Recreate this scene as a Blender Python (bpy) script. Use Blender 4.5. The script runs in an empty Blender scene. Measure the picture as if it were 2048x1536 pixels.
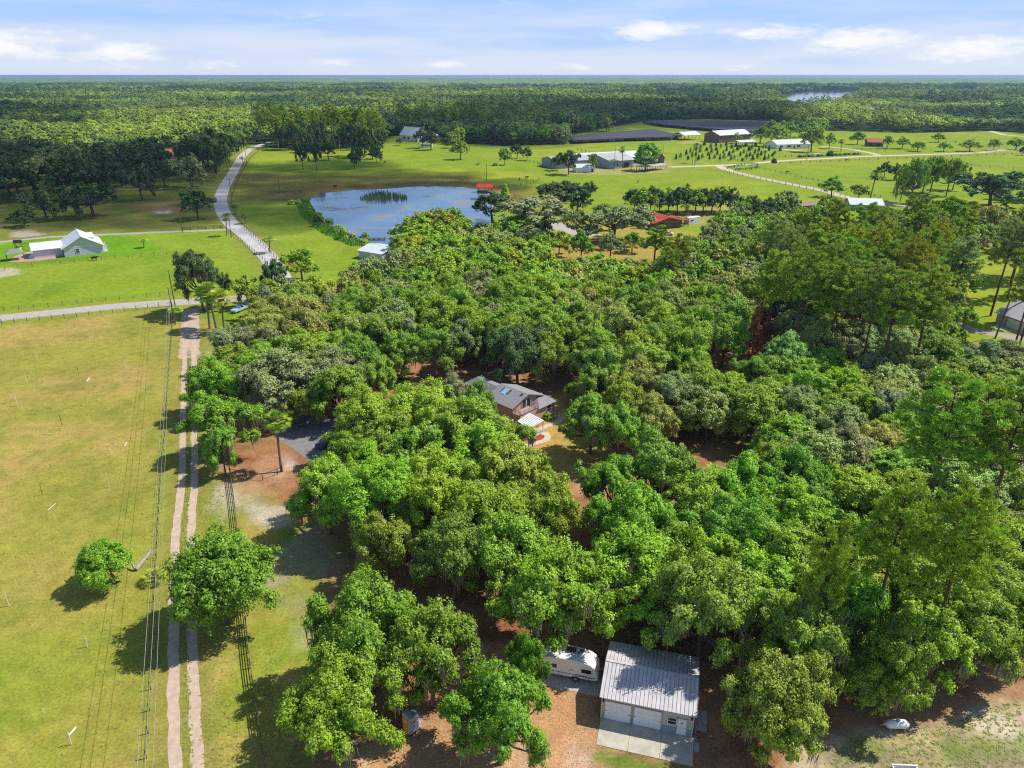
import bpy, bmesh, math, random
import numpy as np
from mathutils import Vector, Matrix

# ------------------------------------------------------------ camera, sky, sun
S = bpy.context.scene
COL = S.collection
CAM_H = 60.0; PITCH = math.radians(23.5); FPX = 1420.0
cd = bpy.data.cameras.new("camera"); cam = bpy.data.objects.new("camera", cd); COL.objects.link(cam)
cam.location = (0, 0, CAM_H); cam.rotation_euler = (math.radians(90) - PITCH, 0, 0)
cd.sensor_width = 36.0; cd.lens = FPX / 2048 * 36.0; cd.clip_start = 1.0; cd.clip_end = 200000.0
S.camera = cam
SUN_EL = math.radians(52); SUN_AZ = math.radians(17)      # azimuth from +X towards +Y
SUNV = Vector((math.cos(SUN_AZ)*math.cos(SUN_EL), math.sin(SUN_AZ)*math.cos(SUN_EL), math.sin(SUN_EL)))
ld = bpy.data.lights.new("sun", 'SUN'); ld.energy = 4.6; ld.angle = math.radians(0.5); ld.color = (1.0, 0.95, 0.86)
lo = bpy.data.objects.new("sun", ld); COL.objects.link(lo); lo.rotation_euler = SUNV.to_track_quat('Z', 'Y').to_euler(); lo.location = (0, 0, 300)
S.view_settings.view_transform = 'Standard'; S.view_settings.look = 'None'; S.view_settings.exposure = 0.1; S.view_settings.gamma = 1.0
S.cycles.max_bounces = 6; S.cycles.diffuse_bounces = 3; S.cycles.glossy_bounces = 2; S.cycles.transmission_bounces = 3
S.cycles.volume_bounces = 0; S.cycles.transparent_max_bounces = 24; S.cycles.caustics_reflective = False; S.cycles.caustics_refractive = False
S.cycles.sample_clamp_indirect = 4; S.cycles.use_denoising = False; S.cycles.filter_width = 1.15

W = bpy.data.worlds.new("World"); S.world = W; W.use_nodes = True
def build_world():
    nt = W.node_tree; N = nt.nodes; L = nt.links; N.clear()
    out = N.new('ShaderNodeOutputWorld'); bg = N.new('ShaderNodeBackground'); L.new(bg.outputs[0], out.inputs[0])
    sky = N.new('ShaderNodeTexSky'); sky.sky_type = 'NISHITA'; sky.sun_disc = False
    sky.sun_elevation = SUN_EL; sky.sun_rotation = math.radians(90) - SUN_AZ; sky.altitude = 60; sky.air_density = 1.0; sky.dust_density = 0.6; sky.ozone_density = 1.6
    bg.inputs[1].default_value = 0.105
    tc = N.new('ShaderNodeTexCoord'); sp = N.new('ShaderNodeSeparateXYZ'); L.new(tc.outputs['Generated'], sp.inputs[0])
    def M(op, a, b=None, c=None):
        m = N.new('ShaderNodeMath'); m.operation = op
        for i, v in enumerate((a, b, c)):
            if v is None: continue
            if isinstance(v, (int, float)): m.inputs[i].default_value = v
            else: L.new(v, m.inputs[i])
        return m.outputs[0]
    az = M('ARCTAN2', sp.outputs[0], sp.outputs[1]); el = M('ARCSINE', sp.outputs[2])
    azd = M('MULTIPLY', az, 57.2958); eld = M('MULTIPLY', el, 57.2958)
    def noise(sx, sy, scale, det, off, rough=0.55):
        cb = N.new('ShaderNodeCombineXYZ'); L.new(M('MULTIPLY', azd, sx), cb.inputs[0]); L.new(M('MULTIPLY', eld, sy), cb.inputs[1]); cb.inputs[2].default_value = off
        n = N.new('ShaderNodeTexNoise'); n.inputs['Scale'].default_value = scale; n.inputs['Detail'].default_value = det; n.inputs['Roughness'].default_value = rough
        L.new(cb.outputs[0], n.inputs['Vector']); return n.outputs[0]
    n1 = noise(0.26, 1.0, 0.9, 8, 3.3)
    nd = noise(0.5, 1.5, 2.2, 6, 9.1, 0.6)
    # cumulus masses: azimuth, elevation of the flat base, half-width, height, strength
    tot = None
    for a0, e0, hw, hh, st in ((-34, 1.3, 7, 1.2, 1.0), (-27, .9, 4, .9, .95), (-36, .3, 4, .6, .9), (-23.5, 4.5, 4.2, 1.0, .65), (-21, .5, 3, .6, .6), (-12, .7, 3.2, .5, .8),
                               (-5, .5, 2.4, .55, .75), (10, 2.6, 3.2, 1.1, 1.0), (5, .35, 3, .45, .6), (18.5, 2.4, 3.5, .8, .95), (24, 1.7, 6, .9, 1.0), (31, 1.2, 6, 1.0, .95),
                               (-14.5, 3.8, 3.0, .5, .35), (2, 4.3, 4.5, .7, .45), (0, 5.9, 9, .8, .4), (18, 1.2, 3, .5, .6), (16.5, .3, 2.0, .4, .5)):
        x = M('DIVIDE', M('SUBTRACT', azd, a0), hw); y = M('DIVIDE', M('SUBTRACT', eld, e0 + hh*0.35), hh)
        r = M('ADD', M('MULTIPLY', x, x), M('MULTIPLY', y, y))
        g = M('MULTIPLY', M('EXPONENT', M('MULTIPLY', r, -1.0)), st)
        tot = g if tot is None else M('MAXIMUM', tot, g)
    dens = M('ADD', M('MULTIPLY', tot, 0.85), M('ADD', M('MULTIPLY', M('SUBTRACT', n1, 0.5), 1.5), M('MULTIPLY', M('SUBTRACT', nd, 0.5), 0.6)))
    mr = N.new('ShaderNodeMapRange'); mr.interpolation_type = 'SMOOTHSTEP'; L.new(dens, mr.inputs[0]); mr.inputs[1].default_value = 0.34; mr.inputs[2].default_value = 0.95; mr.inputs[3].default_value = 0; mr.inputs[4].default_value = 0.88
    up = N.new('ShaderNodeMapRange'); L.new(eld, up.inputs[0]); up.inputs[1].default_value = 7; up.inputs[2].default_value = 14; up.inputs[3].default_value = 1; up.inputs[4].default_value = 0.35
    # thin whitish veil that thickens toward the horizon
    ci = noise(0.10, 0.9, 0.8, 5, 21.0); 
    ve = N.new('ShaderNodeMapRange'); L.new(eld, ve.inputs[0]); ve.inputs[1].default_value = 4; ve.inputs[2].default_value = 38; ve.inputs[3].default_value = .9; ve.inputs[4].default_value = 0
    vc = N.new('ShaderNodeMapRange'); vc.interpolation_type = 'SMOOTHSTEP'; L.new(M('SUBTRACT', eld, M('MULTIPLY', M('SUBTRACT', ci, .5), 9.0)), vc.inputs[0]); vc.inputs[1].default_value = -.5; vc.inputs[2].default_value = 6.8; vc.inputs[3].default_value = 0; vc.inputs[4].default_value = 1
    vm = N.new('ShaderNodeMixRGB'); L.new(vc.outputs[0], vm.inputs[0]); vm.inputs[1].default_value = (6.5, 7.2, 8.8, 1); vm.inputs[2].default_value = (3.1, 5.35, 9.5, 1)
    mx0 = N.new('ShaderNodeMixRGB'); L.new(ve.outputs[0], mx0.inputs[0]); L.new(sky.outputs[0], mx0.inputs[1]); L.new(vm.outputs[0], mx0.inputs[2])
    mx = N.new('ShaderNodeMixRGB'); L.new(M('MULTIPLY', mr.outputs[0], up.outputs[0]), mx.inputs[0]); L.new(mx0.outputs[0], mx.inputs[1]); mx.inputs[2].default_value = (8.9, 8.9, 8.9, 1)
    L.new(mx.outputs[0], bg.inputs[0])
build_world()

# ------------------------------------------------------------ helpers
def G(px, py, z=0.0):
    """point of the horizontal plane at height z seen at pixel (px, py) of the 2048x1536 photograph"""
    x = (px-1024)/FPX; y = -(py-768)/FPX
    dy = math.cos(PITCH)+y*math.sin(PITCH); dz = -math.sin(PITCH)+y*math.cos(PITCH)
    t = (z-CAM_H)/dz
    return (x*t, dy*t)
def PR(x, y, z):
    zz = z-CAM_H; dep = y*math.cos(PITCH)-zz*math.sin(PITCH); up = y*math.sin(PITCH)+zz*math.cos(PITCH)
    return (1024+FPX*x/dep, 768-FPX*up/dep, dep)
def depth(x, y, z): return y*math.cos(PITCH)-(z-CAM_H)*math.sin(PITCH)

MATS = {}
def nodes_of(m): m.use_nodes = True; return m.node_tree.nodes, m.node_tree.links
def mat(name, col, rough=0.8, spec=0.3, metal=0.0, noise=0.0, nscale=4.0, bump=0.0, col2=None, stretch=None, n2=None):
    if name in MATS: return MATS[name]
    m = bpy.data.materials.new(name); N, L = nodes_of(m); b = N['Principled BSDF']
    b.inputs['Base Color'].default_value = (*col, 1); b.inputs['Roughness'].default_value = rough
    b.inputs['Specular IOR Level'].default_value = spec; b.inputs['Metallic'].default_value = metal
    if noise > 0 or col2 or bump:
        tc = N.new('ShaderNodeTexCoord'); mp = N.new('ShaderNodeMapping'); L.new(tc.outputs['Object'], mp.inputs[0])
        if stretch: mp.inputs['Scale'].default_value = stretch
        n = N.new('ShaderNodeTexNoise'); n.inputs['Scale'].default_value = nscale; n.inputs['Detail'].default_value = 6; L.new(mp.outputs[0], n.inputs['Vector'])
        rp = N.new('ShaderNodeValToRGB'); L.new(n.outputs[0], rp.inputs[0])
        c2 = col2 or tuple(c*(1-noise) for c in col); c1 = col if col2 else tuple(min(1, c*(1+noise*.6)) for c in col)
        rp.color_ramp.elements[0].position = 0.35; rp.color_ramp.elements[1].position = 0.65
        rp.color_ramp.elements[0].color = (*c2, 1); rp.color_ramp.elements[1].color = (*c1, 1)
        L.new(rp.outputs[0], b.inputs['Base Color'])
        if bump:
            bp = N.new('ShaderNodeBump'); bp.inputs['Strength'].default_value = bump; L.new(n.outputs[0], bp.inputs['Height']); L.new(bp.outputs[0], b.inputs['Normal'])
    MATS[name] = m; return m

class MB:
    def __init__(s): s.v = []; s.f = []; s.mi = []; s.cur = 0
    def mat(s, i): s.cur = i; return s
    def quad(s, *p):
        n = len(s.v); s.v += [tuple(q) for q in p]; s.f.append(tuple(range(n, n+len(p)))); s.mi.append(s.cur); return s
    def box(s, cx, cy, cz, sx, sy, sz, rz=0.0, M=None):
        """box centred at x, y with its bottom at cz"""
        c, d = math.cos(rz), math.sin(rz); n = len(s.v)
        for z in (0, sz):
            for a, b in ((-.5, -.5), (.5, -.5), (.5, .5), (-.5, .5)):
                x, y = a*sx, b*sy; p = Vector((cx+x*c-y*d, cy+x*d+y*c, cz+z)); s.v.append(tuple(M @ p if M else p))
        for q in ((0, 3, 2, 1), (4, 5, 6, 7), (0, 1, 5, 4), (1, 2, 6, 5), (2, 3, 7, 6), (3, 0, 4, 7)):
            s.f.append(tuple(n+i for i in q)); s.mi.append(s.cur)
        return s
    def hexa(s, p):
        n = len(s.v); s.v += [tuple(q) for q in p]
        for q in ((0, 3, 2, 1), (4, 5, 6, 7), (0, 1, 5, 4), (1, 2, 6, 5), (2, 3, 7, 6), (3, 0, 4, 7)):
            s.f.append(tuple(n+i for i in q)); s.mi.append(s.cur)
        return s
    def slab(s, a, b, c, d, th):
        """sheet a,b,c,d (top surface) with thickness th downward"""
        lo_ = [(p[0], p[1], p[2]-th) for p in (a, b, c, d)]; return s.hexa(lo_+[a, b, c, d])
    def prism(s, poly, z0, z1):
        n = len(s.v); k = len(poly)
        s.v += [(p[0], p[1], z0) for p in poly]+[(p[0], p[1], z1) for p in poly]
        s.f.append(tuple(range(n+k-1, n-1, -1))); s.f.append(tuple(range(n+k, n+2*k))); s.mi += [s.cur]*2
        for i in range(k):
            j = (i+1) % k; s.f.append((n+i, n+j, n+k+j, n+k+i)); s.mi.append(s.cur)
        return s
    def tube(s, pts, rad, k=6, cap=True):
        pts = [Vector(p) for p in pts]; n0 = len(s.v)
        for i, p in enumerate(pts):
            t = (pts[min(i+1, len(pts)-1)]-pts[max(i-1, 0)]); t = t.normalized() if t.length > 1e-6 else Vector((0, 0, 1))
            a = t.cross(Vector((0, 0, 1))); a = a.normalized() if a.length > 1e-3 else Vector((1, 0, 0)); b = t.cross(a).normalized()
            r = rad[i] if hasattr(rad, '__len__') else rad
            for j in range(k):
                an = 2*math.pi*j/k; s.v.append(tuple(p+a*(r*math.cos(an))+b*(r*math.sin(an))))
        for i in range(len(pts)-1):
            for j in range(k):
                q = n0+i*k; jj = (j+1) % k; s.f.append((q+j, q+jj, q+k+jj, q+k+j)); s.mi.append(s.cur)
        if cap:
            s.f.append(tuple(n0+j for j in range(k))); q = n0+(len(pts)-1)*k; s.f.append(tuple(q+k-1-j for j in range(k))); s.mi += [s.cur]*2
        return s
    def lathe(s, prof, k=12, M=None):
        n0 = len(s.v)
        for r, z in prof:
            for j in range(k):
                an = 2*math.pi*j/k; p = Vector((r*math.cos(an), r*math.sin(an), z)); s.v.append(tuple(M @ p if M else p))
        for i in range(len(prof)-1):
            for j in range(k):
                q = n0+i*k; jj = (j+1) % k; s.f.append((q+j, q+jj, q+k+jj, q+k+j)); s.mi.append(s.cur)
        return s
    def build(s, name, mats, parent=None, smooth=False):
        me = bpy.data.meshes.new(name); me.from_pydata(s.v, [], s.f)
        if not isinstance(mats, (list, tuple)): mats = [mats]
        for m in mats: me.materials.append(m)
        if len(mats) > 1: me.polygons.foreach_set('material_index', s.mi)
        if smooth: me.polygons.foreach_set('use_smooth', [True]*len(s.f))
        me.update()
        o = bpy.data.objects.new(name, me); COL.objects.link(o)
        if parent is not None: o.parent = parent
        return o

def thing(name, label, cat, loc=(0, 0, 0), rz=0.0, group=None):
    o = bpy.data.objects.new(name, None); o.empty_display_size = 0.5; COL.objects.link(o)
    o.location = loc; o.rotation_euler = (0, 0, rz); o['label'] = label; o['category'] = cat
    if group: o['group'] = group
    return o
def tag(o, label, cat, group=None):
    o['label'] = label; o['category'] = cat
    if group: o['group'] = group
    return o
def struct(o, kind='structure'): o['kind'] = kind; return o
def copy_tree(o, parent=None):
    c = o.copy(); COL.objects.link(c); c.parent = parent
    for ch in o.children: copy_tree(ch, c)
    return c

# numpy noise
def vnoise(x, y, seed=0):
    xi = np.floor(x).astype(np.int64); yi = np.floor(y).astype(np.int64); fx = x-xi; fy = y-yi
    fx = fx*fx*(3-2*fx); fy = fy*fy*(3-2*fy)
    def h(a, b):
        n = (a*374761393+b*668265263+seed*1274126177) & 0x7fffffff
        n = ((n ^ (n >> 13))*1274126177) & 0x7fffffff
        return ((n ^ (n >> 16)) & 0xffff)/65535.0
    return (h(xi, yi)*(1-fx)+h(xi+1, yi)*fx)*(1-fy)+(h(xi, yi+1)*(1-fx)+h(xi+1, yi+1)*fx)*fy
def fbm(x, y, scale, oct=4, seed=0):
    r = 0; a = 1; t = 0
    for o in range(oct):
        r = r+a*vnoise(x/scale*2**o, y/scale*2**o, seed+o*17); t += a; a *= .55
    return r/t
def poly_sdf(x, y, poly):
    """signed distance (negative inside) of points to a polygon"""
    d = np.full(x.shape, 1e18); ins = np.zeros(x.shape, bool); n = len(poly)
    for i in range(n):
        ax, ay = poly[i]; bx, by = poly[(i+1) % n]; ex, ey = bx-ax, by-ay
        wx, wy = x-ax, y-ay; t = np.clip((wx*ex+wy*ey)/(ex*ex+ey*ey+1e-12), 0, 1)
        d = np.minimum(d, (wx-t*ex)**2+(wy-t*ey)**2)
        c = ((ay > y) != (by > y)); 
        with np.errstate(divide='ignore', invalid='ignore'):
            xx = ax+(y-ay)*(ex)/(ey if ey != 0 else 1e-12)
        ins ^= c & (x < xx)
    d = np.sqrt(d); return np.where(ins, -d, d)
def line_dist(x, y, pts):
    d = np.full(x.shape, 1e18)
    for (ax, ay), (bx, by) in zip(pts[:-1], pts[1:]):
        ex, ey = bx-ax, by-ay; wx, wy = x-ax, y-ay; t = np.clip((wx*ex+wy*ey)/(ex*ex+ey*ey+1e-12), 0, 1)
        d = np.minimum(d, (wx-t*ex)**2+(wy-t*ey)**2)
    return np.sqrt(d)
def inpoly(x, y, poly):
    r = False; n = len(poly)
    for i in range(n):
        ax, ay = poly[i]; bx, by = poly[(i+1) % n]
        if (ay > y) != (by > y) and x < ax+(y-ay)*(bx-ax)/(by-ay): r = not r
    return r
def smooth_line(pts, n=6):
    out = []; P = [pts[0]]+list(pts)+[pts[-1]]
    for i in range(1, len(P)-2):
        p0, p1, p2, p3 = [np.array(q[:2], float) for q in P[i-1:i+3]]
        for k in range(n):
            t = k/n; out.append(tuple(.5*((2*p1)+(-p0+p2)*t+(2*p0-5*p1+4*p2-p3)*t*t+(-p0+3*p1-3*p2+p3)*t**3)))
    out.append(tuple(pts[-1][:2])); return out
def GP(*px): return [G(*p) for p in px]

def np_mesh(name, verts, faces_n, nvert, mats, attrs=None, colattr=None, parent=None, smooth=False):
    """verts (V,3); faces: array of ints with nvert per face"""
    me = bpy.data.meshes.new(name); V = len(verts); F = len(faces_n)
    me.vertices.add(V); me.vertices.foreach_set('co', np.asarray(verts, np.float32).ravel())
    me.loops.add(F*nvert); me.loops.foreach_set('vertex_index', np.asarray(faces_n, np.int32).ravel())
    me.polygons.add(F); me.polygons.foreach_set('loop_start', np.arange(0, F*nvert, nvert, dtype=np.int32))
    me.polygons.foreach_set('loop_total', np.full(F, nvert, np.int32))
    if smooth: me.polygons.foreach_set('use_smooth', np.ones(F, bool))
    for m in mats: me.materials.append(m)
    for k, (dom, arr) in (attrs or {}).items():
        a = me.attributes.new(k, 'FLOAT', dom); a.data.foreach_set('value', np.asarray(arr, np.float32))
    if colattr is not None:
        a = me.attributes.new('ground_colour', 'FLOAT_COLOR', 'POINT'); a.data.foreach_set('color', np.asarray(colattr, np.float32).ravel())
    me.update(calc_edges=True); me.validate()
    o = bpy.data.objects.new(name, me); COL.objects.link(o)
    if parent is not None: o.parent = parent
    return o
# ------------------------------------------------------------ layout lines (photo pixels -> ground)
OPEN = GP((-700, 1800), (-700, 420), (-60, 392), (60, 372), (180, 352), (250, 330), (310, 312), (330, 304), (380, 304), (420, 312), (470, 292), (500, 288), (540, 296), (620, 300), (700, 298), (760, 292), (785, 272), (870, 268), (890, 290),
            (960, 287), (1010, 292), (1060, 290), (1135, 288), (1150, 268), (1215, 256), (1290, 243), (1400, 238), (1545, 242), (1590, 262), (1700, 262), (1830, 266), (1990, 262), (2070, 268), (2350, 285), (2700, 1800))
LAKE = GP((1555, 198), (1590, 184), (1650, 180.5), (1722, 180.5), (1718, 190), (1690, 205), (1640, 215), (1590, 218))
CLEARINGS = [GP((1305, 186), (1345, 181), (1392, 182), (1392, 195), (1320, 195)), GP((1870, 184), (1945, 182), (1955, 191), (1880, 192)), GP((1055, 188), (1095, 186), (1097, 196), (1058, 196))]
POND = GP((618, 404), (640, 386), (690, 382), (760, 378), (830, 374), (900, 373), (945, 377), (975, 385), (985, 400), (985, 470), (960, 500), (820, 500), (730, 483), (700, 480), (655, 452), (625, 420))
ROAD = [G(*p) for p in ((620, 640), (600, 610), (575, 575), (556, 545), (545, 525), (523, 500), (494, 472), (462, 446), (447, 425), (441, 405), (443, 388), (452, 368), (464, 348), (474, 330), (484, 313), (497, 301), (515, 292), (540, 284))]
ROAD = smooth_line(ROAD, 6)
SIDE = smooth_line([G(*p) for p in ((-500, 681), (-250, 661), (0, 636), (120, 624), (230, 613), (330, 606), (400, 602), (470, 597), (540, 592), (600, 590))], 5)
LANE = smooth_line([G(*p) for p in ((382, 618), (380, 660), (378, 760), (377, 860), (376, 960), (368, 1050), (366, 1140), (365, 1230), (366, 1340), (369, 1440), (373, 1560), (378, 1800))], 5)
DRIVEWAY = GP((598, 905), (560, 880), (545, 850), (570, 832), (620, 830), (700, 840), (760, 850), (860, 860), (850, 880), (720, 880), (665, 905), (620, 925))
FARMROAD = smooth_line([G(*p) for p in ((2400, 300), (2048, 299), (1960, 305), (1850, 309), (1750, 312), (1650, 317), (1560, 322), (1480, 329), (1430, 331), (1340, 334))], 4)
FARMROAD2 = smooth_line([G(*p) for p in ((1436, 331), (1450, 338), (1480, 347), (1540, 360), (1640, 380), (1700, 396), (1780, 408), (1850, 418), (1960, 432))], 4)
GREEN = (0.215, 0.300, 0.022)
def build_ground():
    rng = np.random.default_rng(5)
    r = [18.0]
    while r[-1] < 90000: r.append(r[-1]*1.0062)
    r = np.array(r); s = np.concatenate([np.linspace(-2.6, -0.85, 26)[:-1], np.linspace(-0.85, 0.85, 300), np.linspace(0.85, 2.6, 26)[1:]])
    X = (r[:, None]*s[None, :]); Y = np.repeat((r-60)[:, None], len(s), 1)
    x = X.ravel(); y = Y.ravel(); n = len(x)
    C = np.zeros((n, 3)); C[:] = GREEN
    def rgb(c): return np.array(c)[None, :]
    def blend(m, c): 
        nonlocal C
        C = C*(1-m[:, None])+(c if getattr(c, 'shape', None) else rgb(c))*m[:, None]
    n_a = fbm(x, y, 60, 4, 1); n_b = fbm(x, y, 14, 4, 2); n_c = fbm(x, y, 4, 3, 3); n_d = fbm(x*.35, y, 25, 4, 8)
    # mown streaks and yellow patches over the whole pasture
    blend(np.clip((n_a-.45)*4, 0, 1)*.7, (0.31, 0.35, 0.028)); blend(np.clip((n_d-.5)*5, 0, 1)*.45, (0.27, 0.31, 0.04)); blend(np.clip((.42-n_b)*5, 0, 1)*.5, (0.13, 0.24, 0.012))
    near = np.clip(1-(y-40)/900, 0, 1)
    def zone(poly, fe, wob=3.0, sc=10, seed=11):
        bx = np.array(poly); sel = (x > bx[:, 0].min()-30-fe*3) & (x < bx[:, 0].max()+30+fe*3) & (y > bx[:, 1].min()-30-fe*3) & (y < bx[:, 1].max()+30+fe*3)
        m = np.zeros(n); d = poly_sdf(x[sel], y[sel], poly)+(fbm(x[sel], y[sel], sc, 4, seed)-.5)*2*wob
        m[sel] = np.clip(.5-d/fe, 0, 1); return m
    # dry field on the left and the verge beside the lane
    dry = zone(GP((-900, 690), (0, 652), (330, 618), (352, 640), (352, 700), (335, 900), (322, 1100), (300, 1540), (280, 1900), (-1500, 1900)), 4, 1.0)
    mixd = rgb((0.36, 0.275, 0.070))*(n_b[:, None])+rgb((0.27, 0.28, 0.04))*(1-n_b[:, None])
    blend(dry, mixd); blend(dry*np.clip((n_b-.48)*7, 0, 1)*.75, (0.40, 0.29, 0.085)); blend(dry*np.clip((n_c-.56)*6, 0, 1)*.5, (0.17, 0.22, 0.03)); blend(dry*np.clip((n_a-.55)*6, 0, 1)*.35, (0.22, 0.31, 0.02))
    verge = zone(GP((330, 625), (420, 640), (470, 680), (520, 800), (640, 950), (700, 1150), (640, 1400), (600, 1900), (280, 1900), (300, 1540), (322, 1100), (335, 900), (352, 700)), 3, 1.0)
    blend(verge, (0.27, 0.28, 0.04)); blend(verge*np.clip((n_c-.45)*6, 0, 1)*.6, (0.42, 0.31, 0.09)); blend(verge*np.clip((n_b-.5)*7, 0, 1)*.6, (0.16, 0.24, 0.02)); blend(verge*np.clip((n_b-.62)*9, 0, 1)*.5, (0.50, 0.40, 0.28))
    # leaf litter under the grove
    lit = zone(GP((455, 960), (440, 850), (500, 760), (560, 660), (700, 560), (850, 500), (1000, 470), (1250, 480), (1450, 480), (1600, 560), (1900, 690), (2400, 700), (3200, 1900), (640, 1900), (620, 1540), (650, 1400), (640, 1230), (700, 1100), (600, 1010)), 5, 3.0, 14)
    blend(lit, (0.34, 0.165, 0.080)); blend(lit*np.clip((n_b-.45)*5, 0, 1)*.6, (0.43, 0.26, 0.14)); blend(lit*np.clip((.40-n_b)*7, 0, 1)*.5, (0.24, 0.17, 0.06)); blend(lit*np.clip((n_c-.55)*7, 0, 1)*.6, (0.20, 0.08, 0.035)); blend(lit*np.clip((.36-n_a)*9, 0, 1)*.6, (0.35, 0.30, 0.07)); blend(lit*np.clip((n_d-.56)*9, 0, 1)*np.clip((n_c-.4)*5, 0, 1)*.5, (0.55, 0.42, 0.33))
    lit2 = zone(GP((1020, 440), (1300, 445), (1420, 470), (1330, 520), (1100, 520)), 8, 4); blend(lit2*.8, (0.38, 0.30, 0.06))
    # pale needle litter round the garage, sand patches
    yard = zone(GP((900, 1290), (1000, 1290), (1080, 1340), (1180, 1400), (1180, 1540), (1100, 1900), (600, 1900), (700, 1500), (850, 1480), (900, 1400)), 2.5, 1.2, 6)
    blend(yard, (0.50, 0.27, 0.12)); blend(yard*np.clip((n_c-.5)*7, 0, 1)*.6, (0.58, 0.39, 0.22)); 
    for pg, st in ((GP((1140, 1480), (1165, 1478), (1170, 1540), (1150, 1600), (1130, 1540)), 1), (GP((930, 1300), (955, 1300), (960, 1385), (925, 1375)), .9), (GP((500, 1010), (600, 1015), (600, 1045), (540, 1060), (500, 1040)), .6), (GP((840, 1430), (880, 1430), (905, 1480), (860, 1500), (835, 1460)), .8), (GP((560, 900), (600, 925), (590, 950), (555, 960), (520, 930)), .6), (GP((430, 950), (470, 960), (475, 1010), (430, 1000)), .35)):
        blend(zone(pg, 1.2, 1.0, 2.5)*st*np.clip((n_c-.35)*4, 0, 1), (0.62, 0.52, 0.45))
    blend(zone(GP((1190, 1500), (1386, 1535), (1386, 1560), (1290, 1556), (1180, 1520)), .8, .5, 2)*.9, (0.13, 0.22, 0.03))
    br = zone(GP((1560, 1560), (1600, 1500), (1700, 1470), (1850, 1450), (1960, 1420), (2300, 1400), (2600, 1900), (1500, 1900)), 2, 1.5, 5)
    blend(br, (0.52, 0.40, 0.29)); blend(br*np.clip((n_b-.5)*6, 0, 1)*.7, (0.36, 0.31, 0.12)); blend(br*np.clip((n_c-.52)*9, 0, 1)*.7, (0.24, 0.20, 0.13)); blend(br*np.clip((.42-n_c)*9, 0, 1)*.7, (0.66, 0.55, 0.44)); blend(br*zone(GP((1880, 1480), (2050, 1472), (2060, 1500), (1900, 1515)), 1.5, 1.5, 3)*.7, (0.16, 0.25, 0.03)); blend(br*zone(GP((1700, 1480), (1760, 1475), (1770, 1500), (1700, 1510)), 1.5, 1.5, 3)*.6, (0.17, 0.25, 0.04))
    for pg in (GP((505, 800), (560, 790), (640, 790), (650, 830), (570, 830), (530, 850), (505, 840)), GP((540, 855), (545, 890), (590, 935), (480, 960), (420, 940), (470, 880))):
        pass
    blend(zone(GP((500, 800), (640, 780), (640, 835), (570, 832), (540, 850), (505, 840)), 2, 1), (0.47, 0.33, 0.08))
    hy = zone(GP((1080, 800), (1150, 780), (1225, 810), (1235, 930), (1190, 950), (1060, 935), (1045, 905), (1085, 880)), 2, 1.2, 5)
    blend(hy, (0.47, 0.315, 0.085)); blend(hy*np.clip((n_c-.5)*6, 0, 1)*.5, (0.30, 0.26, 0.06))
    # pond banks
    dp = np.full(n, 1e3); sel = (np.abs(x) < 250) & (y > 200) & (y < 700); dp[sel] = poly_sdf(x[sel], y[sel], POND)
    bank = np.clip(1-np.abs(dp-14+(n_b-.5)*16)/18, 0, 1)*(y > 375)*(x < 40); blend(bank*.9, (0.17, 0.085, 0.04)); 
    blend(np.clip(1-dp/7, 0, 1)*(y > 380)*.8, (0.20, 0.17, 0.06))
    far_l = zone(GP((460, 345), (620, 350), (800, 350), (960, 350), (950, 372), (700, 378), (560, 395), (470, 400)), 14, 8, 25); blend(far_l*.65, (0.20, 0.13, 0.045))
    # left lawns
    ll = zone(GP((-400, 495), (60, 480), (240, 466), (440, 458), (440, 300), (300, 300), (-500, 380)), 8, 3); blend(ll*.8, (0.17, 0.19, 0.035)); 
    blend(ll*zone(GP((270, 405), (370, 400), (385, 425), (330, 432), (270, 425)), 6, 4, 8)*.8, (0.25, 0.15, 0.07)); blend(ll*np.clip((n_b-.5)*5, 0, 1)*.5, (0.21, 0.17, 0.06))
    blend(zone(GP((308, 423), (340, 421), (342, 427), (312, 428)), 1.5, 1, 3), (0.5, 0.42, 0.34)); blend(zone(GP((30, 462), (60, 460), (90, 470), (20, 476)), 1.5, 1, 3)*.7, (0.5, 0.42, 0.34))
    blend(zone(GP((225, 470), (300, 480), (330, 500), (230, 512), (-50, 535), (-50, 500), (60, 478)), 4, 2)*.8, (0.12, 0.29, 0.008))
    blend(zone(GP((-200, 540), (35, 535), (40, 548), (0, 556), (-200, 570)), 1.5, .6, 3)*.8, (0.5, 0.42, 0.30))
    # worn ground round farm buildings, nursery
    blend(zone(GP((1120, 335), (1340, 322), (1340, 345), (1200, 350), (1120, 348)), 5, 3)*.6, (0.42, 0.33, 0.17))
    blend(zone(GP((1350, 418), (1650, 400), (1700, 420), (1500, 440), (1380, 450)), 6, 3)*.7, (0.38, 0.28, 0.12))
    blend(zone(GP((1360, 283), (1420, 281), (1410, 286), (1365, 288)), 6, 4)*.7, (0.45, 0.32, 0.12))
    blend(zone(GP((950, 380), (1010, 380), (1020, 400), (985, 420), (975, 395)), 4, 3)*.8, (0.42, 0.34, 0.12))
    # road edges
    for ln, w, c in ((ROAD, 5.5, (0.24, 0.22, 0.05)), (SIDE, 5.5, (0.30, 0.28, 0.05)), (FARMROAD, 5, (0.26, 0.27, 0.05)), (FARMROAD2, 5, (0.26, 0.27, 0.05))):
        sel = (np.abs(x) < 700) & (y > 80) & (y < 1300); d = np.full(n, 1e3); d[sel] = line_dist(x[sel], y[sel], ln); blend(np.clip(1.6-d/w, 0, 1)*.7, c)
    sel = (np.abs(x) < 120) & (y > 20) & (y < 200); d = np.full(n, 1e3); d[sel] = line_dist(x[sel], y[sel], LANE); blend(np.clip(2-d/2.2, 0, 1)*.45, (0.24, 0.20, 0.06))
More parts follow.
